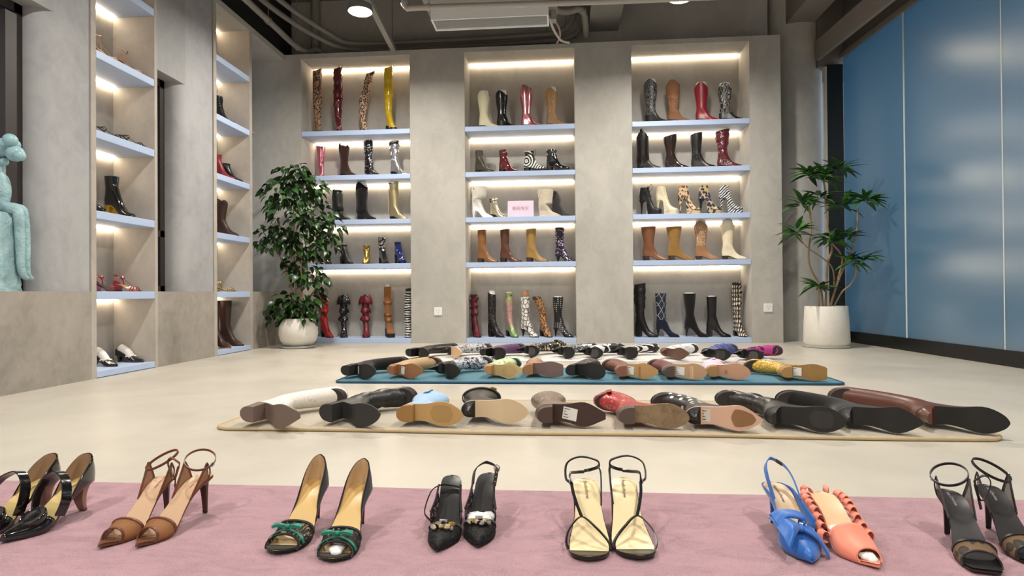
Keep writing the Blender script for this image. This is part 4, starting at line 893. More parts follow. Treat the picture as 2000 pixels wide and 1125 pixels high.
B(1069, 739, -2, .30, K, 'brown boot with mauve square-toed sole and wooden heel', leather((160, 124, 96)), heel=('block', .036), toe='square', sole=plain((118, 94, 88), .55), heelm=plain((156, 112, 76), .5), dt=.11, side=-1)
B(1151, 742, -16, .33, K, 'black glitter boot with rounded black sole', glitter((58, 52, 48), (170, 160, 150), .14, 150), footmat=BSUE, lean=0.03, heel=('block', .036), toe='round', sole=plain((24, 23, 23), .6), dt=.12, side=-1)
B(1253, 743, -2, .33, K, 'reddish brown boot with tan sole, brown heel and sticker', stitched((108, 66, 54), (190, 140, 128), .4), lean=-0.05, heel=('block', .034), toe='snip', sole=plain((182, 142, 92), .5), heelm=plain((130, 84, 66), .5), dt=.13, side=-1, ext=(('sticker', .30, .45, .1), ('bar', .56, .60, plain((150, 112, 72), .6), .032)))
B(1348, 744, -2, .32, K, 'dark red boot with sand sole, dark heel and wide sticker', leather((108, 58, 62)), lean=-0.05, heel=('block', .034), toe='almond', sole=plain((184, 146, 112), .5), heelm=plain((78, 64, 60), .5), dt=.12, side=-1, ext=(('sticker', .28, .50, .05), ('bar', .63, .65, plain((220, 190, 150), .6), .036), ('bar', .67, .69, plain((220, 190, 150), .6), .036)))
B(1432, 744, -8, .33, K, 'pale pink boot with salmon sole and wooden heel', suede((232, 200, 216)), lean=0.03, heel=('block', .032), toe='almond', sole=plain((190, 144, 116), .5), heelm=plain((158, 122, 78), .5), dt=.13, side=-1, tabs=suede((226, 190, 208)), ext=(('bar', .44, .50, plain((160, 116, 88), .6), .012),))
B(1580, 746, -6, .32, K, 'yellow woven boot with olive square-toed sole and sticker', croc((220, 176, 70)), lean=-0.12, heel=('block', .036), toe='square', sole=plain((148, 114, 62), .5), heelm=plain((160, 124, 72), .5), dt=.14, side=-1, ext=(('sticker', .28, .48, .0),))
# white mat
def hi(**k): return {**dict(lean=.10, heel=('stiletto', .09), toe='almond', dt=.11, ww=.046), **k}
Wm(819, 703, -26, .44, K, 'black leather boot with block heel on the white mat', leather((40, 35, 30), .3, .5), **hi(heel=('block', .085), ext=(('inset', .50, .62, plain((130, 112, 70), .5), .25),)))
Wm(884, 701, -32, .42, K, 'grey lace print boot with beige pointed sole', blotch((34, 34, 34), (190, 188, 190), 48, .5, .42, .5), **hi(heel=('stiletto', .08), toe='point', sole=plain((214, 176, 138), .5), heelm=BLK))
Wm(967, 703, -24, .40, K, 'purple velvet boot with black sole and block heel', fur((92, 44, 96), .8), **hi(heel=('block', .08), toe='round'))
Wm(1034, 700, -32, .46, K, 'black boot trimmed with coloured crystals and ruffled top', glitter((24, 22, 22), (220, 200, 170), .16, 70), dz=.006, **hi(ext=(('inset', .52, .86, plain((70, 68, 68), .5)), ('ruffle', .36, bgl, .008, .02, 4, .04), ('studs', .30, .36, plain((230, 190, 90), .3, .6), 16, .008))))
Wm(1102, 701, -34, .42, K, 'grey silver sequined boot with rounded black sole', glitter((84, 84, 86), (220, 220, 224), .35, 110), **hi(toe='round'))
Wm(1157, 702, -34, .42, K, 'black boot with big white cow patches', blotch((22, 21, 21), (238, 236, 230), 12, .4, .49, .52), **hi(ext=(('inset', .54, .86, plain((66, 64, 62), .5)),)))
Wm(1224, 702, -34, .44, K, 'zebra striped boot with black rounded sole on white mat', zebra((22, 21, 20), (232, 230, 224), 13, .4, rot=.8), **hi(toe='round'))
Wm(1322, 704, -26, .42, K, 'white marbled boot with brown pointed sole', blotch((40, 40, 42), (232, 230, 228), 30, .4, .36, .42, 4.0), **hi(toe='point', sole=plain((104, 74, 60), .5), heel=('kitten', .07)))
Wm(1402, 706, -30, .42, K, 'blue quilted velvet boot with black sole', fur((52, 72, 150), .6), **hi(lean=.07, slouch=(.008, 5), ext=(('inset', .54, .86, plain((52, 51, 50), .5)),)))
Wm(1466, 708, -40, .44, K, 'magenta boot with blue leopard spots at the mat end', leopard((190, 62, 132), (26, 20, 30), (60, 84, 160), 26), **hi(ext=(('inset', .54, .86, plain((70, 68, 66), .5)),)))
# ------------------------------------------------------------------ shoes on the pink rug (and sandals in the cabinets)
_LU = np.array([0, .08, .16, .24, .32, .40, .48, .56, .63, .70, .76, .88, 1.0])
_LV = np.array([1.0, .99, .955, .885, .77, .61, .43, .25, .115, .03, 0, 0, 0])
_uu = np.linspace(0, 1, 201); _lv = np.interp(_uu, _LU, _LV)
for _ in range(6): _lv[1:-1] = (_lv[:-2]+2*_lv[1:-1]+_lv[2:])/4
_TU = np.array([.35, .45, .55, .65, .75, .85, .93, .98, 1.0]); _TV = np.array([.052, .048, .043, .0375, .031, .0245, .018, .011, .005])
class Shoe:
    def __init__(s, name, label, cat, toe_px, yaw, L=.218, W=.037, h=.08, toe='point', insole=(222, 194, 148), edge=BLK, heel='thin', heelm=None, side=1, group=None, loc=None, z=.0138, ts=.004, script=None):
        s.__dict__.update(locals()); s.plan = PLANS[toe]; s.root = empty(name, label=label, cat=cat, group=group); ya = math.radians(yaw)
        s.root.rotation_euler = (0, 0, ya); R = Matrix.Rotation(ya, 3, 'Z')
        t = Vector(at(*toe_px, Z=z)) if loc is None else Vector(loc)+R @ Vector((L, 0, 0)); v = t-R @ Vector((L, 0, 0)); s.root.location = (v.x, v.y, z)
        s.us = (1-np.cos(np.linspace(0, PI, 29)))/2
        u = s.us; x = u*L; yw = s.w(u); yo = s.yo(u); lz = s.lift(u)
        G = np.stack([np.stack([x, yo+sg*yw*k, lz+dz], 1) for sg, dz, k in ((1, ts, 1.03), (1, 0, 1.0), (-1, 0, 1.0), (-1, ts, 1.03))], 1)
        g = MB(); g.grid(G, closed_v=True); g.add(G[-1], [(3, 2, 1, 0)]); g.build('sole', edge, s.root, smooth=40)
        c = np.linspace(-1, 1, 9); G = np.stack([np.stack([x, yo+yw*k*.985, lz+ts+.0009+.0022*k*k*(1-smooth(.3, .6, u))], 1) for k in c], 1)
        g = MB(); g.grid(G); im = NT('insole_leather'); cc = srgb(*insole); im.color(cc); im.set(Roughness=.38); g.build('insole', im.mat, s.root, smooth=60)
        if heel: s.heel_(heel, heelm or edge)
        if script: s.text(*script)
    def w(s, u): return s.W*s.plan(np.asarray(u, float))
    def yo(s, u): return s.side*.006*np.sin(np.asarray(u, float)*PI)
    def lift(s, u): return s.h*np.interp(u, _uu, _lv)+.004*smooth(.85, 1.0, u)
    def p(s, u, k, dz=0.0):
        """point over the footbed: u along, k across (-1..1)"""
        return np.array([u*s.L, float(s.yo(u))+k*float(s.w(u)), float(s.lift(u))+s.ts+dz])
    def heel_(s, ht, mat):
        xh = {'stiletto': .046, 'thin': .046, 'block': .05, 'curve': .05}[ht]; a = np.linspace(0, 1, 9); hx = xh*(1-np.cos(a*PI/2)); hy = s.w(hx/s.L); ho = s.yo(hx/s.L)
        tx = np.concatenate([hx[::-1], hx[1:]]); ty = np.concatenate([(ho+hy)[::-1], (ho-hy)[1:]]); tz = s.lift(tx/s.L)
        bsx, bsy, bx, ex = {'stiletto': (.16, .16, .020, .2), 'thin': (.17, .20, .016, .13), 'block': (.62, .92, .026, .8), 'curve': (.26, .34, .022, .42)}[ht]; rings = []
        for t in np.linspace(0, 1, 10):
            q = t**ex; rings.append(np.stack([(xh*.5)*(1-q)+bx*q+(tx-xh*.5)*(1-q+bsx*q)+(.006*math.sin(t*PI) if ht == 'curve' else 0), ty*(1-q+bsy*q), tz*(1-t)], 1))
        g = MB(); g.loft(rings, True, True); hh = g.build('heel', mat, s.root, smooth=40)
        r0 = rings[-1].copy(); r0[:, 2] = .004; r1 = rings[-1].copy(); r1[:, 2] = -.0003; c_ = r0.mean(0); g = MB(); g.loft([c_+(r0-c_)*np.array([1.06, 1.06, 1]), r1], True, True); g.build('heel_tip', BLK, hh, smooth=False)
    def vp(s, u, ph, k=1.04, off=0.0, e=.72):
        T = np.interp(u, _TU, _TV)
        return np.array([u*s.L+off*.3, float(s.yo(u))+float(s.w(u))*k*math.cos(ph)+off*math.cos(ph), float(s.lift(u))+s.ts*.3+(T+off)*max(math.sin(ph), 0)**e])
    def vamp(s, ts_, tt, es=1.0, et=1.0, mat=None, lin=None, name='vamp', th=.0016, nph=21, nt=14, tp=1.0, ep=1.0, ph0=0.0, ph1=PI):
        P = []
        for ph in np.linspace(ph0, ph1, nph):
            sn = math.sin(ph); u0 = ts_+(tt-ts_)*sn**tp; u1 = es+(et-es)*sn**ep
            P.append([s.vp(u0+(u1-u0)*t, ph) for t in np.linspace(0, 1, nt)])
        g = MB(); g.grid(np.array(P)); o = g.build(name, [mat, lin or mat], s.root, smooth=60); solid(o, th, 1.0, 1 if lin else 0); return o
    def edge_strip(s, ts_, tt, mat, wd=.006, tp=1.0, name='trim', th=.0025, off=.001):
        pts = [s.vp(ts_+(tt-ts_)*math.sin(ph)**tp, ph, 1.05, off) for ph in np.linspace(0.02, PI-.02, 25)]
        C_ = np.array([[q[0]+.0, float(s.yo(q[0]/s.L)), float(s.lift(q[0]/s.L))] for q in pts]); g = MB(); g.ribbon(pts, wd, th, C_); return g.build(name, mat, s.root, smooth=50)
    def counter(s, us, hm, mat, lin=None, p=1.6, name='heel_counter', th=.0018, inw=.10, base=0.0, half=0):
        q = np.linspace(0, 1, 15); uu = us*(1-np.sin(q*PI/2))          # side -> heel
        per = [(u, 1) for u in uu]+[(u, -1) for u in uu[::-1][1:]]
        if half: per = [(u, half) for u in uu]
        P = []
        for u, sg in per:
            Hc = base+(hm-base)*(1-(u/us)**p); row = []
            for t in np.linspace(0, 1, 8):
                z = Hc*t; kk = 1.03+.05*math.sin(min(z/.05, 1)*PI*.8)-inw*(z/.06)
                x = u*s.L; bulge = -.003*math.sin(min(z/.05, 1)*PI)+.006*(z/.06)**2
                row.append((x+bulge*(1-smooth(0, .12, u)), float(s.yo(u))+sg*float(s.w(u))*kk, float(s.lift(u))+z))
            P.append(row)
        g = MB(); g.grid(np.array(P)); o = g.build(name, [mat, lin or mat], s.root, smooth=60); solid(o, th, 0.0, 0)
        if lin:
            P2 = np.array(P); c = np.array([.35*s.L, 0, 0]); 
            for i in range(P2.shape[0]):
                d = c[:2]-P2[i, :, :2]; d /= np.linalg.norm(d, axis=1)[:, None]+1e-9; P2[i, :, :2] += d*.0034
            P2[:, -1, 2] -= .0006; g = MB(); g.grid(P2); g.build('lining', lin, s.root, smooth=60, fix=False)
        return o
    def strap(s, pts, wd, mat, center=None, th=.0022, n=32, name='strap', closed=False):
        P = spline(pts, n, closed); C_ = np.asarray(center) if center is not None else P.mean(0); g = MB(); g.ribbon(P, wd, th, C_, closed=closed); return g.build(name, mat, s.root, smooth=50)
    def buckle(s, p, r, mat=None, ax='x', parent=None):
        g = MB(); a = np.linspace(0, 2*PI, 15)[:-1]
        ring = [p+(np.array([0, math.cos(t)*r*.8, math.sin(t)*r]) if ax == 'x' else np.array([math.cos(t)*r, 0, math.sin(t)*r*.8])) for t in a]+[]
        ring = np.array(ring+[ring[0], ring[1]]); g.tube(ring, .0012, 6); g.tube([ring[0], ring[7]], .0009, 5); return g.build('buckle', mat or SILV, parent or s.root, smooth=60)
    def tissue(s, u=.70, k=1.0, up=.0, name='tissue_paper'):
        r_ = random.Random(int(u*1000)); g = MB(); c = s.p(u, 0, .016+up)
        for d in ((0, 0, 0, 1.0), (-.012, .012, .002, .6), (-.012, -.011, .001, .62), (.012, .004, -.002, .8)):
            g.ball(c+np.array(d[:3])*k, .020*k*d[3], 12, 8, sc_=(1.0, 1.15, .62))
        for i, v_ in enumerate(g.v): g.v[i] = (v_[0]+r_.uniform(-1, 1)*.0012, v_[1]+r_.uniform(-1, 1)*.0012, v_[2]+r_.uniform(-1, 1)*.0012)
        return g.build(name, PAPER, s.root, smooth=70)
    def text(s, txt, u0, size, rgb, cur=False):
        me = text_mesh('lettering', txt, size, plain(rgb, .5))
        for v_ in me.vertices:
            a, b = v_.co.x, v_.co.y; u = u0+a/s.L; q = s.p(u, 0, 0); k = (b)/max(float(s.w(u)), .01)
            v_.co = (u*s.L, float(s.yo(u))+b, float(s.lift(u))+s.ts+.0016+.0022*k*k*(1-float(smooth(.3, .6, u))))
        o = bpy.data.objects.new('lettering', me); link(o, s.root); return o

BEIGE = plain((206, 178, 140), .6); TAUL = plain((168, 138, 108), .6)
PG_ = 'high-heeled shoes on the pink rug'
# --- black patent shoes with wide straps and a round button
def patent_pair(toe_px, yaw, side, label, bulge):
    s = Shoe('strap_pump', label, 'shoe', toe_px, yaw, L=.222, W=.036, h=.068, toe='point', insole=(214, 190, 130), edge=BPAT, heel='curve', heelm=leather((150, 116, 92), .45), side=side, group=PG_, script=('Manoloshow', .17, .0115, (60, 50, 40)))
    s.vamp(.60, .69, mat=BPAT, lin=TAUL, tp=.8); s.counter(.42, .064, BPAT, TAUL, 1.3)
    k = bulge; P = [s.p(.55, 1.03, .0), s.p(.50, 1.22+.15*max(k, 0), .024), s.p(.44, .95, .046), s.p(.40, .2, .060), s.p(.38, -.7, .060), s.p(.40, -1.6-.5*max(-k, 0), .046), s.p(.45, -1.9-.8*max(-k, 0), .024), s.p(.51, -1.5-.4*max(-k, 0), .006), s.p(.55, -1.02, .0)]
    s.strap(P, .021, BPAT, s.p(.47, 0, .01), .003, 40, 'instep_strap')
    c = s.vp(.735, PI*.42, 1.04, .004); g = MB(); n_ = 22; a_ = np.arange(n_)*2*PI/n_; e1 = np.array([.87, .0, -.49]); e2 = np.array([0, 1.0, 0]); nn_ = np.array([.49, .0, .87])
    g.loft([[c+(e1*math.cos(t)+e2*math.sin(t))*r_+nn_*z_ for t in a_] for r_, z_ in ((.024, -.010), (.026, -.002), (.026, .001), (.0235, .0028), (.020, .0005), (.011, .003), (.002, .004))], True, True); g.build('button', BPAT, s.root, smooth=60)
patent_pair((2, 1062), -94, 1, 'black patent pump with wide strap and button beside the brown sandals', .6)
patent_pair((-76, 1062), -94, -1, 'black patent pump with wide strap looping out beside its twin', -1)
# --- mesh sandals with wings and ankle ties
def mesh_sandal(toe_px, yaw, side, label, rgb, cloth, insole, txt, trgb, toe, L, tie, trim_rgb, ankle_side):
    tr_ = leather(trim_rgb, .45, .1)
    s = Shoe('mesh_sandal', label, 'shoe', toe_px, yaw, L=L, W=.0335, h=.082, toe=toe, insole=insole, edge=tr_, heel='thin', heelm=plain((70, 40, 28) if trim_rgb[0] > 60 else (22, 20, 20), .4), side=side, group=PG_, script=(txt, .18, .0085, trgb))
    s.vamp(.66, .70, .88, .82, mat=cloth, th=.0010, ep=.5); s.edge_strip(.66, .70, tr_, .006); s.edge_strip(.88, .82, tr_, .006, .5, 'toe_trim')
    # leather toe cap floor
    u = np.linspace(.80, .997, 10); G = np.stack([np.stack([u*s.L, s.yo(u)+s.w(u)*k*1.02, s.lift(u)+s.ts+.0026], 1) for k in np.linspace(-1, 1, 7)], 1); g = MB(); g.grid(G); g.build('toe_lining', tr_, s.root, smooth=60, fix=False)
    for sg in (1, -1):
        A = s.p(.40, sg, .0); Bq = s.p(.10, sg*1.0, .004); top = s.p(.20, sg*1.25, .046)
        q = np.linspace(0, 1, 9); low = np.array([s.p(.40-.26*t, sg*1.03, .001) for t in q]); hi_ = np.array([A*(1-t)**2+top*2*t*(1-t)*.55+top*(t*t+2*t*(1-t)*.45) for t in q])
        G = np.stack([low*(1-k)+hi_*k for k in np.linspace(0, 1, 6)], 1); g = MB(); g.grid(G); solid(g.build('side_wing', cloth, s.root, smooth=70), .0008, 0)
        s.strap([low[0], hi_[3], hi_[6], hi_[8]], .005, tr_, s.p(.3, 0, .02), name='wing_trim'); s.strap([hi_[8], low[8]*.45+hi_[8]*.55+np.array([-.004, sg*.002, 0]), low[8]], .005, tr_, s.p(.2, 0, .02), name='wing_trim')
    c = s.p(.16, 0, .047); a = np.linspace(0, 2*PI, 13)[:-1]
    loop = [c+np.array([math.cos(t)*.034-.002, math.sin(t)*.032-ankle_side*.002, -.012*math.cos(t)+.010*math.sin(t)*ankle_side]) for t in a]
    s.strap(loop, .0055, tr_, c, .002, 48, 'ankle_strap', True)
    if tie:
        p0 = c+np.array([.02, ankle_side*.034, -.004])
        s.strap([p0, p0+np.array([.012, ankle_side*.014, .016]), p0+np.array([.006, ankle_side*.026, .0]), p0+np.array([.004, ankle_side*.018, -.03]), p0+np.array([.010, ankle_side*.006, -.034]), p0+np.array([.004, 0, -.006])], .005, tr_, p0+np.array([0, ankle_side*.012, -.01]), .002, 40, 'tie_loop')
        s.strap([p0, p0+np.array([.008, ankle_side*.004, -.03]), p0+np.array([.004, ankle_side*.01, -.055])], .005, tr_, c, name='tie_end')
    s.buckle(np.array(loop[9 if ankle_side > 0 else 3]), .006, ax='y')
    return s
BMESH = sheer((150, 96, 50), .72)
mesh_sandal((193, 1073), -91, 1, 'brown mesh peep-toe sandal, its ankle strap ring standing free', (120, 70, 42), BMESH, (206, 172, 140), 'Beaud Bandier', (120, 80, 55), 'point', .222, False, (108, 62, 40), 1)
mesh_sandal((266, 1072), -96, -1, 'brown mesh peep-toe sandal with knotted tie and silver buckle', (120, 70, 42), BMESH, (206, 172, 140), 'Beaud Bandier', (120, 80, 55), 'point', .222, True, (108, 62, 40), -1)
BLEO = leopard((112, 88, 62), (54, 46, 40), (64, 54, 46), 62, .8)
BL_sheer = sheer((70, 58, 52), .55)
def leo_sandal(toe_px, yaw, side, label, asd, tie):
    s = mesh_sandal(toe_px, yaw, side, label, (30, 26, 25), BL_sheer, (44, 41, 41), 'Bon Cherise', (176, 172, 168), 'square', .214, tie, (28, 25, 25), asd)
    for o in list(s.root.children):
        if o.name.startswith('vamp'): o.data.materials[0] = BLEO
leo_sandal((1928, 1124), -104, 1, 'black sandal with leopard mesh vamp and a looped ankle tie', 1, True)
leo_sandal((2048, 1112), -98, -1, 'black sandal with leopard mesh vamp and a plain ankle strap', -1, False)
# --- black lace pumps with green bows
GRN = plain((20, 128, 104), .5); LACE = sheer((18, 16, 17), .34, .96, 62.0); LACE2 = sheer((18, 16, 17), .45, .96, 70.0)
def green_pump(toe_px, yaw, side, label, tis):
    bf = suede((28, 27, 29)); s = Shoe('bow_pump', label, 'shoe', toe_px, yaw, L=.22, W=.038, h=.078, toe='round', insole=(214, 180, 118), edge=bf, heel='stiletto', heelm=plain((120, 20, 34), .3), side=side, group=PG_)
    s.counter(.52, .064, bf, BEIGE, .95, inw=.38)
    s.vamp(.63, .68, .92, .84, mat=LACE, th=.0008, ep=.6); s.edge_strip(.63, .68, bf, .007); s.edge_strip(.92, .84, bf, .007, .6, 'toe_trim')
    u = np.linspace(.86, .995, 10); G = np.stack([np.stack([u*s.L, s.yo(u)+s.w(u)*k*1.03, s.lift(u)+s.ts+.003], 1) for k in np.linspace(-1, 1, 9)], 1); g = MB(); g.grid(G); g.build('toe_lining', bf, s.root, smooth=60, fix=False)
    c = s.vp(.79, PI/2, 1.04, .006)
    for sg in (1, -1):
        s.strap([s.vp(.83, PI/2-sg*PI*.44, 1.05, .002), s.vp(.83, PI/2-sg*PI*.33, 1.05, .003), s.vp(.81, PI/2-sg*PI*.18, 1.05, .003), c], .0055, GRN, np.array([c[0], c[1], c[2]-.03]), .0016, name='ribbon')
        g = MB(); t = np.linspace(0, 1, 10); 
        P = np.array([[c[0]+.002*math.sin(q*PI), c[1]+sg*(.004+.026*q), c[2]+.004+.003*math.sin(q*PI)] for q in t]); g.ribbon(P, .005+.008*t, .0055, np.array([c[0], c[1], c[2]-.05])); g.build('bow_loop', GRN, s.root, smooth=50)
    g = MB(); g.ball(c+np.array([0, 0, .004]), .0055, 10, 8, sc_=(1, 1.1, .9)); g.build('bow_knot', GRN, s.root)
    if tis: s.tissue(.66, 1.15, -.004); s.tissue(.86, .62, -.008)
green_pump((538, 1084), -91, 1, 'black lace pump with green bow and empty open toe', False)
green_pump((648, 1100), -88, -1, 'black lace pump with green bow, stuffed with white tissue', True)
# --- jewelled lace slingbacks
def jewel_pump(toe_px, yaw, side, label, tis, up):
    s = Shoe('jewelled_slingback', label, 'shoe', toe_px, yaw, L=.215, W=.033, h=.082, toe='point', insole=(34, 33, 34), edge=BLEA, heel='thin', side=side, group=PG_)
    dk = suede((20, 19, 20)); s.vamp(.62, .72, mat=LACE2, lin=None, th=.001, tp=.8); s.edge_strip(.62, .72, dk, .007, .8)
    for hf in (1, -1): s.counter(.60, .030, LACE2, None, 2.0, 'side_lace', .001, .0, .022, hf) if False else None
    for sg in (1, -1):
        low = np.array([s.p(u, sg*1.03, .0) for u in np.linspace(.36, .61, 9)]); hi_ = np.array([s.p(u, sg*1.10, h_) for u, h_ in zip(np.linspace(.34, .61, 9), np.linspace(.026, .034, 9))])
        g = MB(); g.grid(np.stack([low, (low+hi_)/2+np.array([0, sg*.002, 0]), hi_], 1)); solid(g.build('side_lace', LACE2, s.root, smooth=70), .0008, 0)
        s.strap([hi_[0], hi_[4], hi_[8]], .005, dk, s.p(.5, 0, .0), name='side_trim')
    if up: P = [s.p(.36, 1.1, .024), s.p(.24, 1.1, .026), s.p(.12, .95, .026), s.p(.05, .2, .028), s.p(.06, -.6, .03), s.p(.2, -1.1, .028), s.p(.36, -1.1, .024)]
    else: P = [s.p(.36, 1.1, .022), s.p(.30, .9, .012), s.p(.27, 0, .010), s.p(.30, -1.0, .016), s.p(.36, -1.9, .014), s.p(.46, -2.2, -.004), s.p(.52, -1.5, -.006)]
    st = s.strap(P, .009, dk, s.p(.3, 0, .0), .0022, 40, 'sling_strap')
    if up:
        s.buckle(s.p(.16, 1.02, .027), .008); g = MB()
        for k in range(3): g.ball(s.p(.24+.045*k, 1.13, .028-.002*k), .0022, 8, 5)
        g.build('eyelets', GOLD, s.root)
    r_ = random.Random(5+side); cl = [plain((190, 190, 196), .05, .6, 1.0), plain((206, 170, 90), .12, .7), plain((30, 28, 30), .1), plain((216, 200, 160), .08, .4)]
    for k in range(13):
        a = (k/12-.5)*1.9; p_ = s.vp(.735+r_.uniform(-.0, .055), PI/2+a*.62, 1.05, .005); g = MB(); rr_ = r_.choice((.0048, .0056, .0062))
        g.ball(p_, rr_, 7, 4, sc_=(r_.uniform(.8, 1.5), r_.uniform(.8, 1.5), .8)); g.build('crystal', cl[k % 4], s.root, smooth=False)
    b_ = s.vp(.725, PI/2, 1.05, .007); g = MB(); g.box(b_-np.array([.003, .008, .002]), b_+np.array([.003, .008, .002])); g.build('crystal', cl[0], s.root, smooth=False)
    if tis: s.tissue(.62, 1.25, -.004)
jewel_pump((853, 1080), -88, 1, 'black lace slingback with crystals and its strap fallen aside', False, False)
jewel_pump((933, 1072), -90, -1, 'black lace slingback with crystals, raised buckled strap and tissue', True, True)
# --- black strappy sandals
def strappy(toe_px, yaw, side, label):
    bl = leather((26, 24, 24), .28, .1); s = Shoe('strappy_sandal', label, 'shoe', toe_px, yaw, L=.218, W=.041, h=.084, toe='round', insole=(232, 212, 166), edge=bl, heel='block', heelm=plain((126, 84, 60), .45), side=side, group=PG_, script=('Manoloshow', .19, .0115, (90, 76, 60)), ts=.006)
    u = np.linspace(.845, .997, 10); G = np.stack([np.stack([u*s.L, s.yo(u)+s.w(u)*k*1.03, s.lift(u)+s.ts+.0024], 1) for k in np.linspace(-1, 1, 9)], 1); g = MB(); g.grid(G); g.build('toe_cover', bl, s.root, smooth=60, fix=False)
    o_ = -side                                                              # outer side of the foot
    J = s.p(.60, o_*.42, .034)
    s.strap([s.p(.82, -o_*1.04, .0), s.p(.78, -o_*.95, .014), s.p(.69, -o_*.35, .030), J, s.p(.68, o_*1.0, .026), s.p(.76, o_*1.15, .012), s.p(.80, o_*1.05, .0)], .0062, bl, s.p(.72, 0, -.01), .003, 40, 'toe_strap')
    T_ = s.p(.30, o_*1.25, .030)
    s.strap([J, s.p(.50, o_*.80, .034), s.p(.40, o_*1.15, .032), T_], .006, bl, s.p(.45, 0, .0), .003, 24, 'instep_strap')
    s.strap([T_, s.p(.18, o_*1.25, .030), s.p(.05, o_*.9, .020), s.p(.03, 0, .02)], .006, bl, s.p(.2, 0, .02), .003, 24, 'heel_strap')
    a = np.linspace(0, 2*PI, 13)[:-1]; c = s.p(.16, 0, .052); loop = [c+np.array([.036*math.cos(t), .040*math.sin(t), -.030*math.cos(t)*0+.026*math.sin(t)*-o_]) for t in a]
    s.strap([T_, s.p(.28, o_*1.65, .036), s.p(.20, o_*1.45, .056), s.p(.15, o_*.4, .064), s.p(.15, -o_*.9, .056), s.p(.12, -o_*1.05, .040), s.p(.04, -o_*.8, .026), s.p(.03, 0, .022)], .0065, bl, s.p(.15, 0, .04), .003, 48, 'ankle_strap')
    s.strap([s.p(.12, -o_*1.05, .040), s.p(.22, -o_*1.1, .036), s.p(.34, -o_*1.05, .008), s.p(.38, -o_*1.0, .0)], .006, bl, s.p(.25, 0, .02), .003, 24, 'side_strap')
    b = s.buckle(T_+np.array([-.004, o_*.004, .002]), .0075, ax='y')
strappy((1150, 1099), -90, 1, 'black strappy sandal with beige insole whose straps lean towards its twin')
strappy((1251, 1096), -87, -1, 'black strappy sandal with beige insole and heel block seen beneath')
# --- blue bow slingback
BLUE = plain((22, 96, 178), .38, spec=.4); bs = NT('blue_satin'); bs.color(srgb(28, 100, 184)); bs.set(Roughness=.42, Sheen_Weight=.3); v = bs.coords(); bs.bump(bs.noise(v, 60, 3), .08, .004); BLUE = bs.mat
s = Shoe('bow_slingback', 'cobalt blue satin slingback with a large folded bow', 'shoe', (1586, 1103), -90, L=.225, W=.037, h=.078, toe='point', insole=(204, 176, 140), edge=BLUE, heel='thin', heelm=BLUE, side=1, group=PG_, script=('Manoloshow', .20, .011, (50, 44, 40)))
s.vamp(.58, .66, mat=BLUE, lin=TAUL, tp=.8)
for sg in (1, -1):
    low = np.array([s.p(u, sg*1.03, -.001) for u in np.linspace(.0+.02, .60, 14)]); hh = np.interp(np.linspace(.02, .60, 14), [0, .1, .3, .45, .6], [.004, .005, .016, .030, .036]); hi_ = np.array([s.p(u, sg*1.10, h_) for u, h_ in zip(np.linspace(.02, .60, 14), hh)])
    g = MB(); g.grid(np.stack([low, (low+hi_)/2+np.array([0, sg*.001, 0]), hi_], 1)); solid(g.build('side_wall', BLUE, s.root, smooth=70), .0014, 0)
s.strap([s.p(.40, 1.1, .024), s.p(.24, 1.05, .036), s.p(.12, .85, .048), s.p(.04, .3, .056), s.p(.03, -.25, .056), s.p(.11, -.8, .047), s.p(.24, -1.05, .036), s.p(.40, -1.1, .024)], .0095, BLUE, s.p(.3, 0, .02), .0022, 48, 'sling_strap')
g = MB(); g.ribbon(spline([s.p(.055, .45, .0545), s.p(.10, .75, .050)], 6), .0105, .0034, s.p(.3, 0, .02)); g.build('elastic', BLK, s.root)
c = s.vp(.73, PI/2, 1.04, .005)
def fold(pts_a, pts_b, name, puff=.008):
    A_, B_ = spline(pts_a, 14), spline(pts_b, 14); G = np.stack([A_*(1-k)+B_*k+np.array([0, 0, 1])*puff*math.sin(k*PI)+np.array([0, 0, .0025])*math.sin(k*3*PI) for k in np.linspace(0, 1, 9)], 1)
    g = MB(); g.grid(G); solid(g.build(name, BLUE, s.root, smooth=70), .003, 0)
o3 = lambda x_, y_, z_: c+np.array([x_*1.35-.004, y_*1.3-.002, z_*1.5])
fold([o3(-.005, -.006, .004), o3(-.016, -.022, .010), o3(-.024, -.040, .008)], [o3(.008, -.004, .004), o3(.026, -.016, .002), o3(.040, -.030, -.014)], 'bow_loop', .010)
fold([o3(-.006, .0, .006), o3(-.022, .006, .014), o3(-.030, -.020, .014), o3(-.026, -.036, .010)], [o3(.002, .006, .006), o3(.0, .008, .012), o3(-.004, -.016, .014), o3(.006, -.034, .002)], 'bow_fold', .008)
fold([o3(-.004, .006, .004), o3(.002, .022, -.004), o3(.012, .036, -.024)], [o3(.010, .002, .002), o3(.020, .018, -.006), o3(.030, .030, -.026)], 'bow_tail', .006)
g = MB(); g.ball(o3(.002, 0, .004), .010, 14, 10, sc_=(1.3, .8, .7)); g.build('bow_knot', BLUE, s.root)
s.tissue(.60, 1.15, -.006)
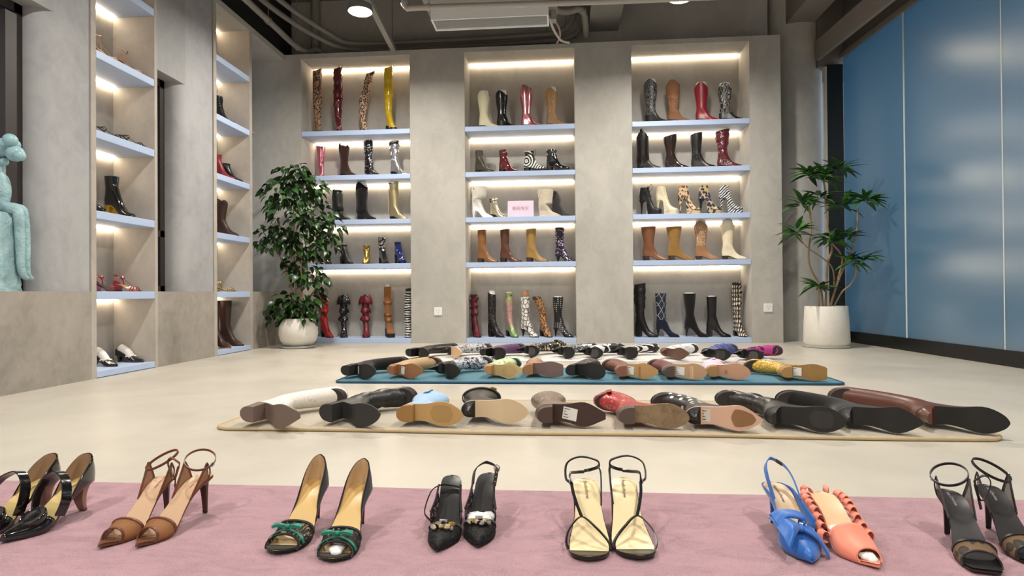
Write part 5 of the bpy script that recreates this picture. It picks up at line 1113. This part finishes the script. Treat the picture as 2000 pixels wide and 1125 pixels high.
# --- coral ruffled mule
cs = NT('coral_satin'); cs.color(srgb(238, 140, 112)); cs.set(Roughness=.5, Sheen_Weight=.3); CORAL = cs.mat
s = Shoe('ruffled_mule', 'coral peep-toe mule with ruffled sides and white tissue', 'shoe', (1716, 1113), -86, L=.22, W=.038, h=.064, toe='point', insole=(222, 188, 148), edge=CORAL, heel='block', heelm=plain((190, 110, 88), .45), side=-1, group=PG_)
s.vamp(.56, .60, .91, .85, mat=CORAL, th=.0016, ep=.5); s.edge_strip(.91, .85, CORAL, .003, .5, 'toe_trim')
u = np.linspace(.86, .997, 10); G = np.stack([np.stack([u*s.L, s.yo(u)+s.w(u)*k*1.02, s.lift(u)+s.ts+.0022], 1) for k in np.linspace(-1, 1, 7)], 1); g = MB(); g.grid(G); g.build('toe_lining', CORAL, s.root, smooth=60, fix=False)
s.tissue(.58, 1.2, -.004); s.tissue(.87, .62, -.009)
for sg in (1, -1):
    for k in range(8):
        u = .02+.075*k; c = s.p(u, sg*1.04, .0); out_ = np.array([-1.1 if k == 0 else 0, sg*(.7 if k == 0 else 1), .0]); G = []
        for t in np.linspace(0, 1, 9):
            a = t*PI*1.7; G.append([c+np.array([(q-.5)*.021, 0, 0])+out_*(.0035+.0120*(1-math.cos(a))*.62)*(1+.25*math.sin(q*PI))+np.array([0, 0, .0115*math.sin(a)+.001]) for q in np.linspace(0, 1, 6)])
        g = MB(); g.grid(np.array(G)); solid(g.build('ruffle', CORAL, s.root, smooth=70), .0014, 0)
# ------------------------------------------------------------------ shoes in the left cabinets
GA, GL = 'shoes in the cabinet with the gold-heeled boot', 'shoes in the cabinet next to the leafy plant'
def left_boot(px, ptop, z, name, label, mat, yaw=-12, X0=-3.17, **kw):
    p = at(px, 500, X=X0); q = at(px, ptop, X=X0); o = Boot(name, label, 'boot', max(q[2]-z, .15), mat, **kw)
    o.root.location = (X0-.052, p[1], z); o.root.rotation_euler = (0, 0, math.radians(yaw)); return o
GOLDH = foil((214, 170, 60), .2, .3)
left_boot(219, 346, LZ_A[3], AB, 'black patent ankle boot with gold heel in the left cabinet', BPAT, heel=('flare', .085), heelm=GOLDH, sole=GOLDH, dt=.095, da=.088, ww=.045, toe='almond', yaw=-5, group=GA)
left_boot(160, 350, LZ_A[3], AB, 'black patent ankle boot mostly hidden by the cabinet edge', BPAT, heel=('flare', .085), heelm=GOLDH, sole=GOLDH, dt=.095, da=.088, ww=.045, toe='almond', yaw=-5, group=GA, X0=-3.16)
left_boot(424, 190, LZ_C[1], AB, 'black lace-up boot on the second shelf beside the beige sandal', leather((24, 23, 23)), heel=('block', .06), dt=.10, da=.095, ww=.05, yaw=-5, ext=(('laces', .08, .16, BLK, 5, False),), group=GL)
left_boot(423, 303, LZ_C[2], AB, 'burgundy ankle boot with a split top beside a black boot', leather((128, 26, 44)), heel=('block', .05), dt=.10, da=.09, ww=.046, top=('vnotch', .03), yaw=-5, group=GL)
left_boot(440, 321, LZ_C[2], AB, 'low black ankle boot in front of the burgundy boot', leather((24, 22, 22), .3), heel=('cuban', .03), dt=.10, da=.092, ww=.045, toe='point', yaw=-5, group=GL)
left_boot(430, 389, LZ_C[3], CB, 'dark brown cowboy boot with scalloped top in the left cabinet', leather((56, 34, 28)), yaw=-5, group=GL, heelm=brn, sole=brn, **{**cow, 'paper': False})
left_boot(418, 588, LZ_C[5], K, 'tall dark brown boot with tan sole behind its twin', leather((62, 38, 32), .35), heel=('thin', .05), heelm=TAN, sole=TAN, toe='point', dt=.12, yaw=-12, X0=-3.14, group=GL)
left_boot(439, 587, LZ_C[5], K, 'tall dark brown boot with pointed toe on the floor-level shelf', leather((62, 38, 32), .35), heel=('thin', .05), toe='point', dt=.12, yaw=-4, group=GL)
def left_shoe(px, z, label, name='sandal', yaw=-4, X0=-3.24, **kw):
    p = at(px, 500, X=X0); return Shoe(name, label, 'shoe', None, yaw, loc=(X0, p[1], z), z=z, **kw)
NUDE = leather((206, 164, 132), .3, .1); REDS = plain((150, 26, 40), .3); BL2 = leather((24, 22, 22), .3, .1); REDL = patent((160, 22, 44)); GLDL = foil((206, 170, 90), .2, .2)
def straps_sandal(px, z, label, mat, edge, ins, heel='stiletto', h=.08, group=None, bow=False, yaw=-4, X0=-3.18, up=1.0):
    s = left_shoe(px, z, label, 'strappy_sandal', yaw, X0, L=.22, W=.037, h=h, toe='almond', insole=ins, edge=edge, heel=heel, heelm=mat, group=group)
    for u in (.70, .80): s.strap([s.p(u, 1.05, 0), s.p(u-.01, .6, .024), s.p(u-.02, 0, .032), s.p(u-.01, -.6, .024), s.p(u, -1.05, 0)], .008, mat, s.p(u, 0, -.01), .002, 20, 'toe_strap')
    s.strap([s.p(.66, 1.0, .01), s.p(.45, .3, .04), s.p(.30, -.5, .055), s.p(.20, -1.0, .05)], .007, mat, s.p(.5, 0, -.02), .002, 20, 'cross_strap')
    s.strap([s.p(.24, 1.1, .0), s.p(.17, 1.2, .04*up), s.p(.04, .3, .065*up), s.p(.08, -.8, .06*up), s.p(.30, -1.2, .058*up), s.p(.36, 0, .066*up), s.p(.26, 1.1, .05*up), s.p(.17, 1.2, .042*up)], .007, mat, s.p(.2, 0, .03), .002, 40, 'ankle_strap')
    s.counter(.16, .03*up, mat, None, 2.0)
    return s
straps_sandal(229, LZ_A[1], 'beige strappy sandal with red sole in the left cabinet', NUDE, REDS, (214, 180, 150), h=.11, group=GA, X0=-3.18, up=1.6)
straps_sandal(178, LZ_A[1], 'beige strappy sandal with red sole near the cabinet edge', NUDE, REDS, (214, 180, 150), h=.11, group=GA, X0=-3.18, up=1.6)
straps_sandal(232, LZ_A[2], 'low black strappy sandal on the third cabinet shelf', BL2, BL2, (40, 38, 38), 'block', .03, GA)
straps_sandal(186, LZ_A[2], 'low black strappy sandal half hidden at the cabinet edge', BL2, BL2, (40, 38, 38), 'block', .03, GA)
straps_sandal(222, LZ_A[4], 'red patent strappy sandal with white tissue inside', REDL, REDL, (196, 150, 110), 'block', .05, GA).tissue(.6, 1.1, -.004)
straps_sandal(180, LZ_A[4], 'red patent strappy sandal behind the tissue-filled one', REDL, BLK, (60, 50, 48), 'block', .05, GA)
straps_sandal(458, LZ_C[1], 'beige ankle-strap sandal beside the black lace-up boot', NUDE, NUDE, (216, 184, 156), 'block', .11, GL, up=1.6)
straps_sandal(418, LZ_C[4], 'gold strappy sandal at the cabinet edge', GLDL, BL2, (180, 150, 90), 'block', .03, GL)
for px, lab, h_, y_ in ((226, 'black patent pump stuffed with a tall roll of white tissue', .05, -6), (180, 'black patent pump with white tissue, cut off by cabinet edge', .05, -14)):
    s = left_shoe(px, LZ_A[5], lab, 'pump_shoe', y_, -3.235, L=.235, W=.037, h=h_, toe='point', insole=(190, 160, 120), edge=BPAT, heel='curve', heelm=BPAT, group=GA)
    s.vamp(.55, .62, mat=BPAT, lin=TAUL, tp=.8); s.counter(.58, .045, BPAT, TAUL, 1.2, base=.018); s.tissue(.52, 1.3, .004)
    g = MB(); g.tube(spline([s.p(.56, 0, .01), s.p(.40, 0, .035), s.p(.24, 0, .045), s.p(.16, 0, .05)], 10), np.linspace(.026, .03, 10), 12); g.build('tissue_roll', PAPER, s.root)

# ------------------------------------------------------------------ sculpture on the ledge
MINT = NT('mint_plaster'); v = MINT.coords(); MINT.color(MINT.ramp(MINT.noise(v, 12, 5, .6), [(.3, srgb(138, 170, 176)), (.5, srgb(160, 193, 198)), (.7, srgb(184, 211, 214))])); MINT.set(Roughness=.6); MINT.bump(MINT.noise(v, 28, 5, .65, .6), .7, .02); MINT = MINT.mat
MINTS = plain((150, 186, 192), .35)
sc0 = np.array([-3.11, 2.98, .5558]); scu = empty('sculpture', tuple(sc0), 0, 'mint green plaster sculpture of a seated figure with cloud of balloons', 'sculpture')
rr = random.Random(11); G = []
for k, z in enumerate(np.linspace(0, .435, 15)):
    ring = []
    for i in range(28):
        a = i/28*2*PI; cx, cy = math.cos(a), math.sin(a); m_ = max(abs(cx), abs(cy)); x, y = cx/m_*.098, cy/m_*.165
        t = 1+rr.uniform(-.06, .03)-(.10 if k == 14 else 0); ring.append((x*t, y*t, z+rr.uniform(-.008, .008)*(0 < k < 14)))
    G.append(ring)
g = MB(); g.loft(G, True, True); g.build('rough_block', MINT, scu, smooth=40)
q = lambda px, py, Y: at(px, py, Y=Y)-sc0
ql = lambda px, py, X: at(px, py, X=X)-sc0
for k, (dx, yy) in enumerate(((0, -2.985), (11, -2.992))):
    P = spline([ql(4, 404, yy-.1), ql(24+dx, 408, yy-.03), ql(36+dx*.8, 418, yy), ql(39+dx, 470, yy), ql(41+dx*.9, 520, yy), ql(47+dx*.8, 540, yy), ql(56+dx*.9, 544, yy)], 26)
    g = MB(); g.tube(P, np.interp(np.linspace(0, 1, 26), [0, .2, .5, .8, .93, 1], [.03, .028, .023, .017, .012, .003]), 12); g.build('leg', MINT, scu, smooth=70)
g = MB(); g.tube(spline([q(-8, 405, 3.06), q(0, 385, 3.06), q(4, 365, 3.06), q(2, 345, 3.06), q(4, 335, 3.06), q(2, 322, 3.06)], 20), np.interp(np.linspace(0, 1, 20), [0, .3, .6, .75, 1], [.05, .045, .032, .015, .02]), 14); g.ball(q(8, 380, 3.10), .03); g.ball(q(6, 352, 3.1), .022); g.build('torso', MINT, scu, smooth=70)
g = MB(); g.tube([q(0, 330, 3.05), q(0, 310, 3.05)], .01, 8); g.build('neck', MINTS, scu)
for i, (px, py, r) in enumerate(((20, 274, .036), (8, 282, .036), (27, 283, .033), (30, 300, .044), (18, 302, .036), (38, 304, .030), (4, 296, .036), (2, 270, .034), (8, 316, .022), (-14, 290, .05))):
    g = MB(); g.ball(q(px, py, 3.08+.025*((i*7) % 5-2)), r, 18, 12); g.build('balloon', MINTS, scu, smooth=70)

# ------------------------------------------------------------------ plants
def leaf_mesh(name, ln, wd, mat, droop=.25, fold=.18, tip=1.4, n=6):
    t = np.linspace(0, 1, n+1); w_ = wd*np.sin(np.clip(t, 0, 1)**.75*PI)**.9*.5+wd*.02*(1-t); G = []
    for k, a in enumerate(t):
        z = -droop*ln*a*a; G.append([(a*ln, -w_[k], z+fold*w_[k]), (a*ln, 0, z), (a*ln, w_[k], z+fold*w_[k])])
    g = MB(); g.grid(np.array(G)); return g.mesh(name, mat, smooth=80, fix=False)
def leaf_mat(rgb, rough=.35):
    m = NT('leaf'); c = srgb(*rgb); oi = m.n('ShaderNodeObjectInfo'); m.color(m.mix(oi.outputs['Random'], mul(c, .55), mul(c, 1.5))); m.set(Roughness=rough); m.bs.inputs['Transmission Weight'].default_value = 0.0; return m.mat
def put_leaf(mesh, root, loc, d, roll, scl):
    o = bpy.data.objects.new('leaf', mesh); d = Vector(d).normalized(); s_ = Vector((0, 0, 1)).cross(d)
    if s_.length < .05: s_ = Vector((1, 0, 0))
    s_.normalize(); u_ = d.cross(s_); R = Matrix((d, s_, u_)).transposed() @ Matrix.Rotation(roll, 3, 'X')
    o.matrix_local = Matrix.Translation(Vector(loc)) @ R.to_4x4() @ Matrix.Scale(scl, 4); link(o, root); o.matrix_local = Matrix.Translation(Vector(loc)) @ R.to_4x4() @ Matrix.Scale(scl, 4); return o
pot_m = concrete('speckled_white_pot', (224, 219, 208), .05, 14, .6)
BARK = leather((150, 126, 100), .8, .5); BARK2 = leather((168, 138, 104), .8, .5); SOIL = concrete('soil', (58, 44, 34), .3, 40, 1.0)
# leafy plant in the round pot
PY = 5.72; pc = at(583, 660, Y=PY); pl = empty('potted_tree', (pc[0], PY, 0), 0, 'bushy green leafy plant in a round white pot', 'plant')
g = MB(); g.lathe([(.10, .024), (.135, .028), (.17, .075), (.186, .14), (.182, .20), (.165, .25), (.145, .285), (.138, .29), (.13, .282), (.13, .25)], 40); g.build('pot', pot_m, pl, smooth=50)
g = MB(); g.lathe([(.15, .0), (.168, .006), (.172, .022), (.165, .024), (.15, .012)], 40); g.build('saucer', plain((170, 172, 170), .5), pl, smooth=40)
g = MB(); g.lathe([(.128, .255), (.06, .268), (.005, .27)], 24); g.build('soil', SOIL, pl)
o0 = np.array([pc[0], PY, 0.0]); qp = lambda px, py, dy=0.0: at(px, py, Y=PY+dy)-o0
for P, r in (([(578, 626, 0), (574, 590, 0), (560, 530, .02), (545, 498, .05), (540, 478, .05)], .009), ([(584, 626, 0), (586, 585, 0), (590, 540, -.02), (600, 515, -.02), (614, 485, -.04)], .010), ([(580, 626, 0), (577, 560, .05), (574, 500, .05), (574, 430, .03), (572, 390, .0)], .010), ([(588, 626, 0), (590, 570, -.03), (588, 520, -.05), (590, 480, -.05)], .008), ([(596, 626, 0), (605, 580, 0), (622, 560, -.03)], .004), ([(570, 626, 0), (552, 600, -.05), (530, 615, -.06)], .004)):
    g = MB(); g.tube(spline([qp(*p_) for p_ in P], 24), np.linspace(r, r*.55, 24), 8); g.build('stem', BARK2, pl, smooth=70)
LM = [leaf_mesh('leaf', .092, .054, leaf_mat((42, 74, 27)), .35, .3), leaf_mesh('leaf', .082, .050, leaf_mat((33, 62, 24)), .55, .25)]
CL = [(572, 345, 34, 50), (548, 372, 34, 38), (602, 368, 34, 38), (566, 402, 40, 42), (618, 418, 34, 34), (596, 440, 36, 36), (640, 446, 30, 30), (528, 462, 30, 34), (556, 460, 28, 24), (636, 478, 26, 22), (596, 480, 30, 26), (578, 505, 26, 18), (596, 528, 34, 34), (612, 548, 28, 20), (566, 590, 30, 28), (598, 600, 32, 38), (556, 606, 28, 26), (536, 616, 22, 14), (580, 612, 30, 26), (618, 582, 18, 9)]
rr = random.Random(21); nl = 0; rest = MB()
tot = sum(c[3] for c in CL); LV = []
for px, py, r, n_ in CL:
    for k in range(int(n_*1.9)):
        a = rr.uniform(0, 2*PI); rad = math.sqrt(rr.random())*r; dy = rr.uniform(-.16, .16)*(r/34)
        loc = qp(px+rad*math.cos(a)*1.05, py+rad*math.sin(a)*.78, dy); c = qp(px, py-4, 0); d = loc-c; d[2] = d[2]*.5-.035; d += np.array([rr.uniform(-.04, .04), rr.uniform(-.06, .02), rr.uniform(-.03, .01)])
        loc[1] = min(loc[1], D-.14-o0[1])
        tip = o0+loc+d/np.linalg.norm(d)*.11
        if min(tip[0], (o0+loc)[0]) < -2.93 and min(tip[1], (o0+loc)[1]) < 5.60: loc[0] = max(loc[0], -2.90-o0[0]); d[0] = abs(d[0]); d[1] = abs(d[1])*.3; tip = o0+loc+d/np.linalg.norm(d)*.11
        if min(tip[0], (o0+loc)[0]) < -2.94 and min(tip[2], (o0+loc)[2]) < .58: loc[0] = max(loc[0], -2.90-o0[0]); d[0] = abs(d[0]); d[1] = -abs(d[1])
        LV.append((loc, d, rr.uniform(-.7, .7), rr.uniform(.7, 1.15), rr.randrange(2)))
LV.sort(key=lambda t: t[0][1])
for i, (loc, d, ro, s_, m_) in enumerate(LV):
    if i < 298: put_leaf(LM[m_], pl, loc, d, ro, s_)
    else:
        dv = Vector(d).normalized(); sv = Vector((0, 0, 1)).cross(dv); sv = sv.normalized() if sv.length > .05 else Vector((1, 0, 0)); uv = dv.cross(sv); R = Matrix((dv, sv, uv)).transposed() @ Matrix.Rotation(ro, 3, 'X')
        V = [tuple(Vector(loc)+R @ (v_.co*s_)) for v_ in LM[m_].vertices]; rest.add(V, [tuple(p_.vertices) for p_ in LM[m_].polygons])
tag(rest.build('foliage', leaf_mat((36, 66, 25)), pl, smooth=80, fix=False), kind='stuff')
# dracaena in the straight pot
PY = 5.78; pc = at(1614, 660, Y=PY); pl = empty('potted_dracaena', (pc[0], PY, 0), 0, 'tall dracaena with bare curving stems in a straight white pot', 'plant')
g = MB(); g.lathe([(.15, .022), (.185, .022), (.198, .045), (.192, .20), (.182, .375), (.178, .38), (.168, .378), (.166, .34)], 40); g.build('pot', pot_m, pl, smooth=50)
g = MB(); g.lathe([(.19, .0), (.206, .004), (.208, .02), (.196, .021)], 40); g.build('saucer', plain((176, 176, 170), .5), pl, smooth=40)
g = MB(); g.lathe([(.166, .35), (.005, .36)], 24); g.build('soil', SOIL, pl)
o0 = np.array([pc[0], PY, 0.0]); qp = lambda px, py, dy=0.0: at(px, py, Y=PY+dy)-o0
for P, r in (([(1612, 606, 0), (1616, 519, 0), (1625, 485, -.02), (1616, 440, 0), (1612, 377, 0), (1608, 352, 0)], .011), ([(1608, 606, .03), (1602, 560, .04), (1584, 526, .05), (1579, 497, .05), (1584, 448, .05), (1580, 400, .05)], .010), ([(1620, 606, -.03), (1633, 560, -.04), (1649, 519, -.04), (1664, 485, -.04), (1674, 448, -.04), (1675, 408, -.04)], .011),
             ([(1629, 560, 0), (1629, 541, 0), (1623, 519, -.02), (1601, 500, -.05), (1575, 482, -.06), (1560, 460, -.06)], .007), ([(1625, 606, -.05), (1644, 571, -.07), (1661, 556, -.08), (1672, 534, -.08), (1670, 512, -.08)], .008), ([(1636, 545, -.03), (1645, 512, -.06), (1640, 493, -.08), (1629, 480, -.08), (1624, 470, -.08)], .009), ([(1599, 606, -.06), (1599, 585, -.08), (1600, 566, -.08)], .010)):
    g = MB(); g.tube(spline([qp(*p_) for p_ in P], 30), np.linspace(r, r*.8, 30), 8); g.build('stem', BARK, pl, smooth=70)
DM = [leaf_mesh('leaf', .20, .046, leaf_mat((62, 106, 44)), .42, .35, n=6), leaf_mesh('leaf', .17, .042, leaf_mat((44, 84, 38)), .25, .35, n=6)]
rr = random.Random(5)
for px, py, dy, n_ in ((1580, 340, .0, 26), (1608, 346, 0, 24), (1640, 330, -.02, 28), (1566, 396, .05, 26), (1602, 384, .04, 18), (1645, 402, -.03, 20), (1690, 390, -.14, 32), (1556, 452, -.06, 26), (1622, 466, -.08, 30), (1654, 462, -.06, 16), (1662, 510, -.12, 18), (1688, 506, -.16, 18), (1600, 562, -.08, 26)):
    c = qp(px, py, dy)
    for k in range(n_):
        a = k*2.399+rr.uniform(-.2, .2); el = rr.uniform(-.2, .85); d = np.array([math.cos(a)*math.cos(el), math.sin(a)*math.cos(el)*.8, math.sin(el)])
        ca = o0+c; lim = RX(ca[1])-.03-ca[0]
        if d[0]*.21 > lim: d[0] = lim/.21; d[1] -= .25
        if ca[1]+d[1]*.2 > 6.35: d[1] *= .3
        put_leaf(DM[k % 2], pl, c+d*.012+np.array([0, 0, rr.uniform(-.03, .02)]), d, rr.uniform(-.4, .4), rr.uniform(.75, 1.1))
